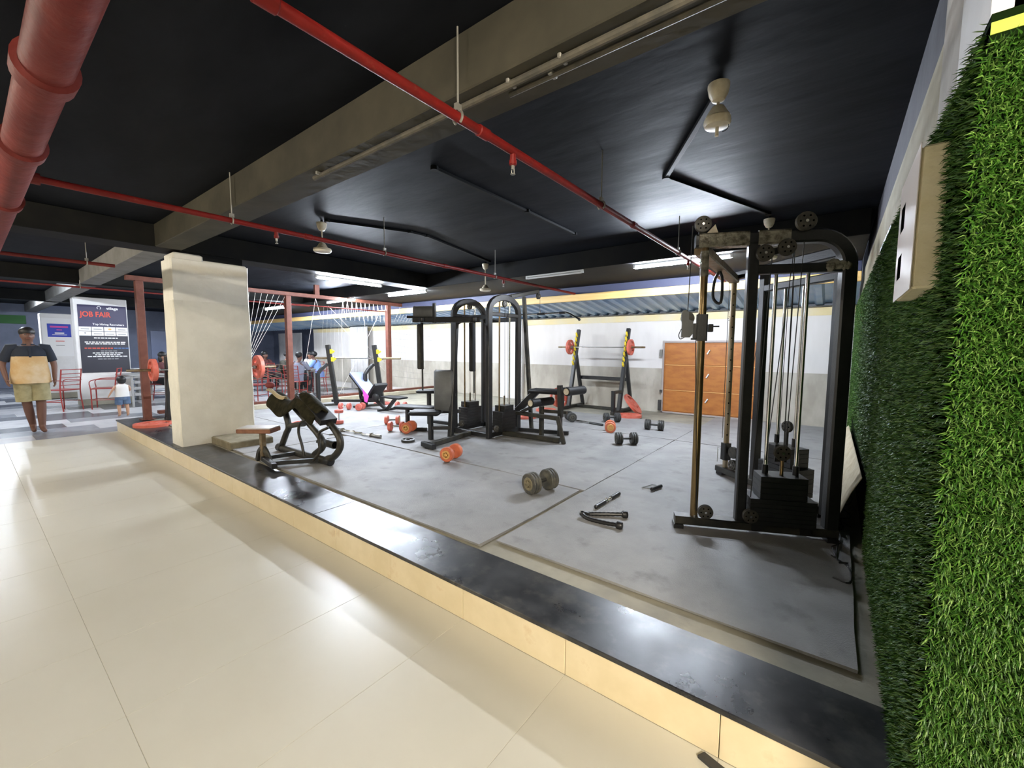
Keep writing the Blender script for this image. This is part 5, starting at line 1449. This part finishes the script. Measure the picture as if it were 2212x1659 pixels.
tag(G().prism([(-0.285, 1.478), (-0.205, 1.455), (-0.235, 1.43), (-0.30, 1.452)], 'z', 0.0, 0.012).build('granite_chip', 'granite', smooth=None), 'small black granite chip on the cream floor at the foot of the riser', 'stone')
# ================================================================== people
def person(label, loc, rz, J, s=1.0, skin='skin', hair=True, top=None, bottom=None, fingers=True, shoes=None, cap=None, hem=0.0, female=False, face=True, sleeve=0.75, leg_cover=0.4, hand_dir=None):
    t = thing('person', label, 'person', loc, rz)
    P = {k: Vector(v) for k, v in J.items()}
    names = []; rad = []; ed = []
    def av(p, r): names.append(Vector(p)); rad.append(r); return len(names) - 1
    pe = av(P['hip'], 0.115); sp = av(P['spine'], 0.112); ch = av(P['chest'], 0.13); ne = av(P['neck'], 0.052)
    hb = av(P['head'] + Vector((0, 0, -0.075)), 0.058); hc = av(P['head'], 0.088); ht = av(P['head'] + Vector((0, 0.005, 0.06)), 0.068)
    ed += [(pe, sp), (sp, ch), (ch, ne), (ne, hb), (hb, hc), (hc, ht)]
    fdir = Vector((0, -1, 0))
    no = av(P['head'] + fdir * 0.098 + Vector((0, 0, -0.012)), 0.014); ed.append((hc, no))
    for sx in (-1, 1):
        ea = av(P['head'] + Vector((sx * 0.085, 0.012, -0.012)), 0.014); ed.append((hc, ea))
    for sd in ('l', 'r'):
        sx = 1 if sd == 'l' else -1
        a = av(P['sh_' + sd], 0.058); b_ = av(P['el_' + sd], 0.042); c = av(P['wr_' + sd], 0.029)
        ed += [(ch, a), (a, b_), (b_, c)]
        hd = (P['wr_' + sd] - P['el_' + sd]).normalized()
        if hand_dir: hd = Vector(hand_dir)
        pa = av(P['wr_' + sd] + hd * 0.055, 0.026); ed.append((c, pa))
        if fingers:
            u = Vector((0, 1, 0)) - hd * hd.y
            if u.length < 0.3: u = Vector((1, 0, 0)) - hd * hd.x
            u.normalize(); w = hd.cross(u) * sx
            for k, (off, L_) in enumerate(((-0.030, 0.062), (-0.011, 0.075), (0.009, 0.072), (0.027, 0.055))):
                f1 = av(P['wr_' + sd] + hd * (0.085 + L_ * 0.35) + u * off * 1.15, 0.0095)
                f2 = av(P['wr_' + sd] + hd * (0.085 + L_ * 0.8) + u * off * 1.2 - w * 0.018, 0.0085)
                ed += [(pa, f1), (f1, f2)]
            t1 = av(P['wr_' + sd] + hd * 0.055 - u * 0.045 - w * 0.01, 0.0105); t2 = av(P['wr_' + sd] + hd * 0.088 - u * 0.062 - w * 0.018, 0.009)
            ed += [(pa, t1), (t1, t2)]
        a = av(P['hp_' + sd], 0.088); b_ = av(P['kn_' + sd], 0.062); c = av(P['an_' + sd], 0.042)
        mid = av((P['kn_' + sd] * 0.6 + P['an_' + sd] * 0.4) + Vector((0, 0.014, 0)), 0.062)
        ed += [(pe, a), (a, b_), (b_, mid), (mid, c)]
        td = P.get('to_' + sd)
        m1 = av(P['an_' + sd] * 0.45 + td * 0.55 + Vector((0, 0, -0.01)), 0.036); m2 = av(td, 0.028)
        ed += [(c, m1), (m1, m2)]
    me = bpy.data.meshes.new('body')
    me.from_pydata([tuple(v * s) for v in names], ed, [])
    o = bpy.data.objects.new('body', me); COL.objects.link(o); o.parent = t
    md = o.modifiers.new('skin', 'SKIN'); md.use_smooth_shade = True; md.branch_smoothing = 0.3
    for i, sv in enumerate(me.skin_vertices[0].data):
        sv.radius = (rad[i] * s, rad[i] * s)
        sv.use_root = (i == 0)
    md = o.modifiers.new('sub', 'SUBSURF'); md.levels = 1; md.render_levels = 2
    me.materials.append(MATS[skin])
    S_ = lambda p: Vector(p) * s
    def part(g, nm, m): return g.build(nm, m, t, smooth=60, world=False)
    if hair:
        h = G().ball(S_(P['head'] + Vector((0, 0.030, 0.054))), 0.096 * s, (0.98, 1.04, 0.90), 16, 10)
        if female: h.ball(S_(P['head'] + Vector((0, 0.06, -0.05))), 0.08 * s, (1.1, 0.8, 1.5), 14, 8)
        part(h, 'hair', 'hair_black')
    if cap:
        part(G().ball(S_(P['head'] + Vector((0, 0.012, 0.055))), 0.1 * s, (1, 1.05, 0.75)).box(S_(P['head'] + Vector((0, -0.13, 0.04))), (0.14 * s, 0.1 * s, 0.012 * s)), 'cap', cap)
    if face:
        for sx in (-1, 1):
            e = part(G().ball(S_(P['head'] + Vector((sx * 0.032, -0.078, 0.012))), 0.0105 * s, (1.2, 0.8, 0.6), 10, 6), 'eye', 'eye_white')
            G().ball(S_(P['head'] + Vector((sx * 0.032, -0.086, 0.012))), 0.006 * s, (1, 0.7, 1), 8, 6).build('iris', 'hair_black', e, smooth=60, world=False)
            part(G().bar(S_(P['head'] + Vector((sx * 0.018, -0.088, 0.034))), S_(P['head'] + Vector((sx * 0.05, -0.078, 0.034))), 0.008 * s, 0.008 * s), 'eyebrow', 'hair_black')
        part(G().bar(S_(P['head'] + Vector((-0.024, -0.077, -0.047))), S_(P['head'] + Vector((0.024, -0.077, -0.047))), 0.012 * s, 0.012 * s), 'mouth', 'lip')
    el = lambda a, b_: [(a * math.cos(2 * PI * k / 18), b_ * math.sin(2 * PI * k / 18)) for k in range(18)]
    def torso(pts, rads, nm, m, ratio=0.66):
        return part(G().sweep([S_(p) for p in pts], el(1.0, ratio), up=(0, 1, 0), rad=[r_ * s for r_ in rads]), nm, m)
    return t, P, part, torso, S_

def sleeves(part, m, P, S_, s, frac, r0=0.078, r1=0.062):
    for sd in ('l', 'r'):
        g = G()
        a, b_ = P['sh_' + sd], P['el_' + sd]
        if frac <= 1:
            g.tube([S_(a + (Vector((0, 0, a.z)) + Vector((0, a.y, 0)) - a) * 0.35), S_(a), S_(a + (b_ - a) * frac * 0.5), S_(a + (b_ - a) * frac)], [r0 * 0.9 * s, r0 * s, (r0 + r1) / 2 * s, r1 * s], 12)
        else:
            c = P['wr_' + sd]
            g.tube([S_(a + (Vector((0, a.y, a.z)) - a) * 0.35), S_(a), S_((a + b_) / 2), S_(b_), S_(b_ + (c - b_) * min(frac - 1, 0.95))], [r0 * 0.9 * s, r0 * s, 0.066 * s, 0.055 * s, 0.042 * s], 12)
        part(g, 'sleeve', m)
def legs(g, P, S_, s, frac, r0=0.105, r1=0.095):
    for sd in ('l', 'r'):
        a, b_, c = P['hp_' + sd], P['kn_' + sd], P['an_' + sd]
        pts = [a + Vector((0, 0, 0.03)), a + (b_ - a) * 0.5, b_ if frac > 1 else a + (b_ - a) * frac]
        rr_ = [r0, (r0 + r1) / 2, r1 if frac <= 1 else 0.07]
        if frac > 1:
            pts += [b_ + (c - b_) * 0.5, b_ + (c - b_) * (frac - 1)]; rr_ += [0.066, 0.058]
        g.tube([S_(p) for p in pts], [r_ * s for r_ in rr_], 14)
    return g

# --- walking man in the passage
J = dict(hip=(0, 0, 0.93), spine=(0, 0, 1.10), chest=(0, -0.005, 1.28), neck=(0.0, -0.005, 1.435), head=(0.0, -0.025, 1.575),
         sh_l=(0.185, 0, 1.375), el_l=(0.275, 0.03, 1.11), wr_l=(0.262, -0.03, 0.875), sh_r=(-0.185, 0, 1.375), el_r=(-0.285, 0.05, 1.12), wr_r=(-0.262, -0.06, 0.90),
         hp_l=(0.09, 0, 0.88), kn_l=(0.085, -0.04, 0.50), an_l=(0.075, -0.03, 0.085), to_l=(0.085, -0.19, 0.032),
         hp_r=(-0.09, 0, 0.88), kn_r=(-0.065, 0.01, 0.50), an_r=(-0.01, 0.10, 0.10), to_r=(-0.02, -0.06, 0.032))
s = 0.99
t, P, part, torso, S_ = person('barefoot man in navy and ochre polo shirt and khaki shorts walking towards the camera', (-10.2, 0.66, 0.0), R(92), J, s, 'skin_dark')
torso([(0, 0, 0.81), (0, 0, 0.95), (0, 0, 1.08), (0, -0.004, 1.245)], [0.228, 0.222, 0.205, 0.198], 'shirt', 'shirt_ochre', 0.70)
torso([(0, -0.004, 1.24), (0, -0.004, 1.32), (0, 0, 1.385), (0, 0, 1.415), (0, -0.003, 1.43)], [0.202, 0.20, 0.17, 0.10, 0.06], 'shirt_yoke', 'shirt_navy')
sleeves(part, 'shirt_navy', P, S_, s, 0.80)
part(G().tube([S_(p) for p in arc((0, -0.008, 1.428), 0.064, R(-70), R(250), 14, (1, 0, 0), (0, 1, 0))], 0.014 * s, 6), 'collar', 'shirt_navy')
part(G().box(S_((0, -0.135, 1.30)), (0.028 * s, 0.012 * s, 0.15 * s)), 'placket', 'shirt_navy')
g = legs(G(), P, S_, s, 0.94, 0.112, 0.118)
g.sweep([S_(p) for p in ((0, 0, 0.78), (0, 0, 0.83), (0, 0, 0.88))], [(math.cos(2 * PI * k / 18), 0.66 * math.sin(2 * PI * k / 18)) for k in range(18)], up=(0, 1, 0), rad=[0.185 * s, 0.18 * s, 0.16 * s])
part(g, 'shorts', 'shorts_khaki')
# --- toddler walking away
J2 = dict(hip=(0, 0, 0.80), spine=(0, 0, 1.0), chest=(0, 0, 1.17), neck=(0, 0, 1.29), head=(0, 0, 1.46),
          sh_l=(0.19, 0, 1.23), el_l=(0.29, 0.0, 1.06), wr_l=(0.36, -0.05, 0.90), sh_r=(-0.19, 0, 1.23), el_r=(-0.27, -0.05, 1.05), wr_r=(-0.22, -0.16, 0.98),
          hp_l=(0.10, 0, 0.74), kn_l=(0.12, -0.03, 0.42), an_l=(0.12, 0.02, 0.09), to_l=(0.13, -0.14, 0.035),
          hp_r=(-0.10, 0, 0.74), kn_r=(-0.12, 0.02, 0.42), an_r=(-0.12, 0.06, 0.09), to_r=(-0.13, -0.10, 0.035))
s = 0.50
t, P, part, torso, S_ = person('toddler in white sleeveless top and denim shorts seen from behind', (-11.19, 1.90, 0.0), R(-85), J2, s, 'skin_light', hair=False)
part(G().ball(S_((0, 0.012, 1.49)), 0.15 * s, (1.0, 1.05, 0.95), 16, 10).ball(S_((0, 0.04, 1.42)), 0.13 * s, (1.05, 0.9, 0.9), 14, 8), 'hair', 'hair_black')
torso([(0, 0, 0.80), (0, 0, 0.95), (0, 0, 1.10), (0, 0, 1.24), (0, 0, 1.30)], [0.225, 0.215, 0.205, 0.20, 0.10], 'top', 'cloth_white', 0.7)
g = legs(G(), P, S_, s, 0.75, 0.13, 0.125)
g.sweep([S_(p) for p in ((0, 0, 0.68), (0, 0, 0.75), (0, 0, 0.85))], [(math.cos(2 * PI * k / 18), 0.7 * math.sin(2 * PI * k / 18)) for k in range(18)], up=(0, 1, 0), rad=[0.205 * s, 0.215 * s, 0.20 * s])
part(g, 'shorts', 'denim')
# --- seated people
def seated(label, loc, rz, lean, topm, botm, skin='skin_dark', frac=1.9, s=0.97, cap=None, arms=0.35, hair=True, shoes='shoe_grey', female=False):
    dy = -lean
    J = dict(hip=(0, 0, 0.52), spine=(0, dy * 0.3, 0.70), chest=(0, dy * 0.7, 0.88), neck=(0, dy * 1.0, 1.03), head=(0, dy * 1.15 - 0.02, 1.165),
             sh_l=(0.185, dy * 0.85, 0.965), el_l=(0.24, dy - 0.12, 0.75), wr_l=(0.13, dy - arms, 0.80), sh_r=(-0.185, dy * 0.85, 0.965), el_r=(-0.24, dy - 0.12, 0.75), wr_r=(-0.12, dy - arms, 0.80),
             hp_l=(0.10, -0.02, 0.51), kn_l=(0.15, -0.42, 0.52), an_l=(0.14, -0.40, 0.10), to_l=(0.15, -0.55, 0.035),
             hp_r=(-0.10, -0.02, 0.51), kn_r=(-0.15, -0.42, 0.52), an_r=(-0.14, -0.36, 0.10), to_r=(-0.15, -0.51, 0.035))
    t, P, part, torso, S_ = person(label, loc, rz, J, s, skin, hair=hair, cap=cap, female=female)
    torso([P['hip'] + Vector((0, 0, -0.05)), P['hip'] + Vector((0, 0, 0.06)), P['spine'], P['chest'], P['neck'] + Vector((0, 0, -0.06)), P['neck'] + Vector((0, 0, 0.0))], [0.185, 0.185, 0.178, 0.19, 0.15, 0.068], 'shirt', topm)
    sleeves(part, topm, P, S_, s, frac)
    part(legs(G(), P, S_, s, 1.9, 0.10, 0.085), 'trousers', botm)
    for sd in ('l', 'r'):
        part(G().ball(S_((P['an_' + sd] + P['to_' + sd]) / 2 + Vector((0, 0, -0.015))), 0.06 * s, (0.8, 2.0, 0.75), 12, 8), 'shoe', shoes)
    return t
seated('person in pale blue shirt and black cap seated sideways at the cafe table', (-12.86, 6.85, 0), R(-50), 0.16, 'cloth_sky', 'cloth_black', frac=0.8, cap='cloth_black')
seated('person in grey checked shirt seated with back to the gym', (-11.85, 5.65, 0), R(-146), 0.12, 'cloth_grey_blue', 'cloth_black', frac=0.8)
seated('person in dark olive hoodie leaning over the table beside the brown post', (-13.45, 5.92, 0), R(125), 0.20, 'cloth_olive_dark', 'cloth_black', frac=1.9)
seated('person in pale top facing the person in the blue shirt', (-14.05, 7.25, 0), R(25), 0.12, 'cloth_white', 'cloth_black', skin='skin', frac=0.7)
seated('person in maroon top seated behind the string fan', (-14.5, 5.85, 0), R(110), 0.08, 'cloth_maroon', 'cloth_black', frac=1.9, female=True)
seated('person with dark hair seated behind the red plate left of the pillar', (-13.6, 3.02, 0), R(150), 0.10, 'cloth_maroon', 'cloth_black', skin='skin', female=True)

# ================================================================== cafe furniture
def red_chair(loc, rz, label):
    t = thing('wire_chair', label, 'chair', loc, rz, 'red metal cafe chairs')
    b_ = lambda g, nm: g.build(nm, 'chair_red', t, world=False)
    for x in (-0.2, 0.2):
        b_(G().tube([(x, -0.2, 0), (x, -0.2, 0.44)], 0.012, 8), 'leg')
        b_(G().tube(bez([(x, 0.24, 0), (x, 0.20, 0.44), (x, 0.26, 0.9)], 4), 0.012, 8), 'leg')
    b_(G().box((0, 0, 0.45), (0.42, 0.42, 0.02), ch=0.004), 'seat')
    for z in (0.56, 0.64, 0.72, 0.80, 0.89):
        b_(G().cyl((-0.2, 0.215 + (z - 0.5) * 0.11, z), (0.2, 0.215 + (z - 0.5) * 0.11, z), 0.009, n=8), 'back_rail')
    b_(G().tube([(-0.2, -0.2, 0.2), (0.2, -0.2, 0.2)], 0.009, 6), 'stretcher')
    for x in (-0.2, 0.2):
        b_(G().tube([(x, -0.2, 0.2), (x, 0.22, 0.2)], 0.009, 6), 'stretcher')
        b_(G().tube(bez([(x * 1.1, -0.2, 0.44), (x * 1.1, -0.18, 0.64), (x * 1.1, 0.22, 0.66)], 4), 0.009, 6), 'armrest')
    return t
c0 = red_chair((-13.25, 1.28, 0), R(-55), 'red metal chair beside the walking man, in front of the white columns')
for k, (x, y, rz, lb_) in enumerate(((-13.1, 1.95, R(-20), 'red metal chair tucked behind the banner column edge'), (-13.49, 5.89, R(125), 'red metal chair under the person in the olive hoodie'), (-12.82, 6.88, R(-50), 'red metal chair under the person in the blue shirt'),
                                     (-11.82, 5.61, R(-146), 'red metal chair under the person in the checked shirt'), (-14.07, 7.29, R(25), 'red metal chair under the person in the pale top'), (-14.55, 5.83, R(110), 'red metal chair under the person behind the string fan'), (-13.62, 3.06, R(150), 'red metal chair under the person left of the pillar'), (-11.55, 4.45, R(35), 'empty red metal chair below the red plate right of the pillar'))):
    dup(c0, (x, y, 0), rz, lb_)
def table(loc, rz, label, w=1.1, d=0.7, m='table_grey', h=0.74):
    t = thing('cafe_table', label, 'table', loc, rz, 'cafe tables')
    G().box((0, 0, h - 0.015), (w, d, 0.03), ch=0.004).build('table_top', m, t, world=False, smooth=None)
    for x in (-1, 1):
        for y in (-1, 1):
            G().bar((x * (w / 2 - 0.04), y * (d / 2 - 0.04), 0), (x * (w / 2 - 0.04), y * (d / 2 - 0.04), h - 0.03), 0.04, 0.04).build('leg', 'table_grey', t, world=False, smooth=None)
        G().bar((x * (w / 2 - 0.04), -d / 2 + 0.04, h - 0.06), (x * (w / 2 - 0.04), d / 2 - 0.04, h - 0.06), 0.03, 0.04).build('apron', 'table_grey', t, world=False, smooth=None)
    return t
table((-12.72, 6.22, 0), R(37), 'grey framed cafe table between the seated people', w=0.62, d=0.5)
table((-13.25, 2.62, 0), R(5), 'grey cafe table right of the banner column', w=1.0, d=0.7)
table((-16.0, -0.4, 0), R(5), 'grey cafe table behind the walking man', w=1.2, d=0.8)
# white slatted benches behind the brown post
for k, (x, y, lb_) in enumerate(((-14.6, 3.3, 'white slatted bench seen behind the leftmost brown post'), (-14.9, 4.6, 'white slatted bench behind the rack by the pillar'))):
    t = thing('slatted_bench', lb_, 'bench', (x, y, 0))
    for i in range(5):
        G().box((x, y, 0.14 + i * 0.16), (0.34, 1.2, 0.07), ch=0.004).build('slat', 'tube_body', t, smooth=None)
    for y_ in (y - 0.5, y + 0.5):
        G().box((x, y_, 0.4), (0.30, 0.05, 0.8), ch=0.004).build('leg', 'table_grey', t, smooth=None)
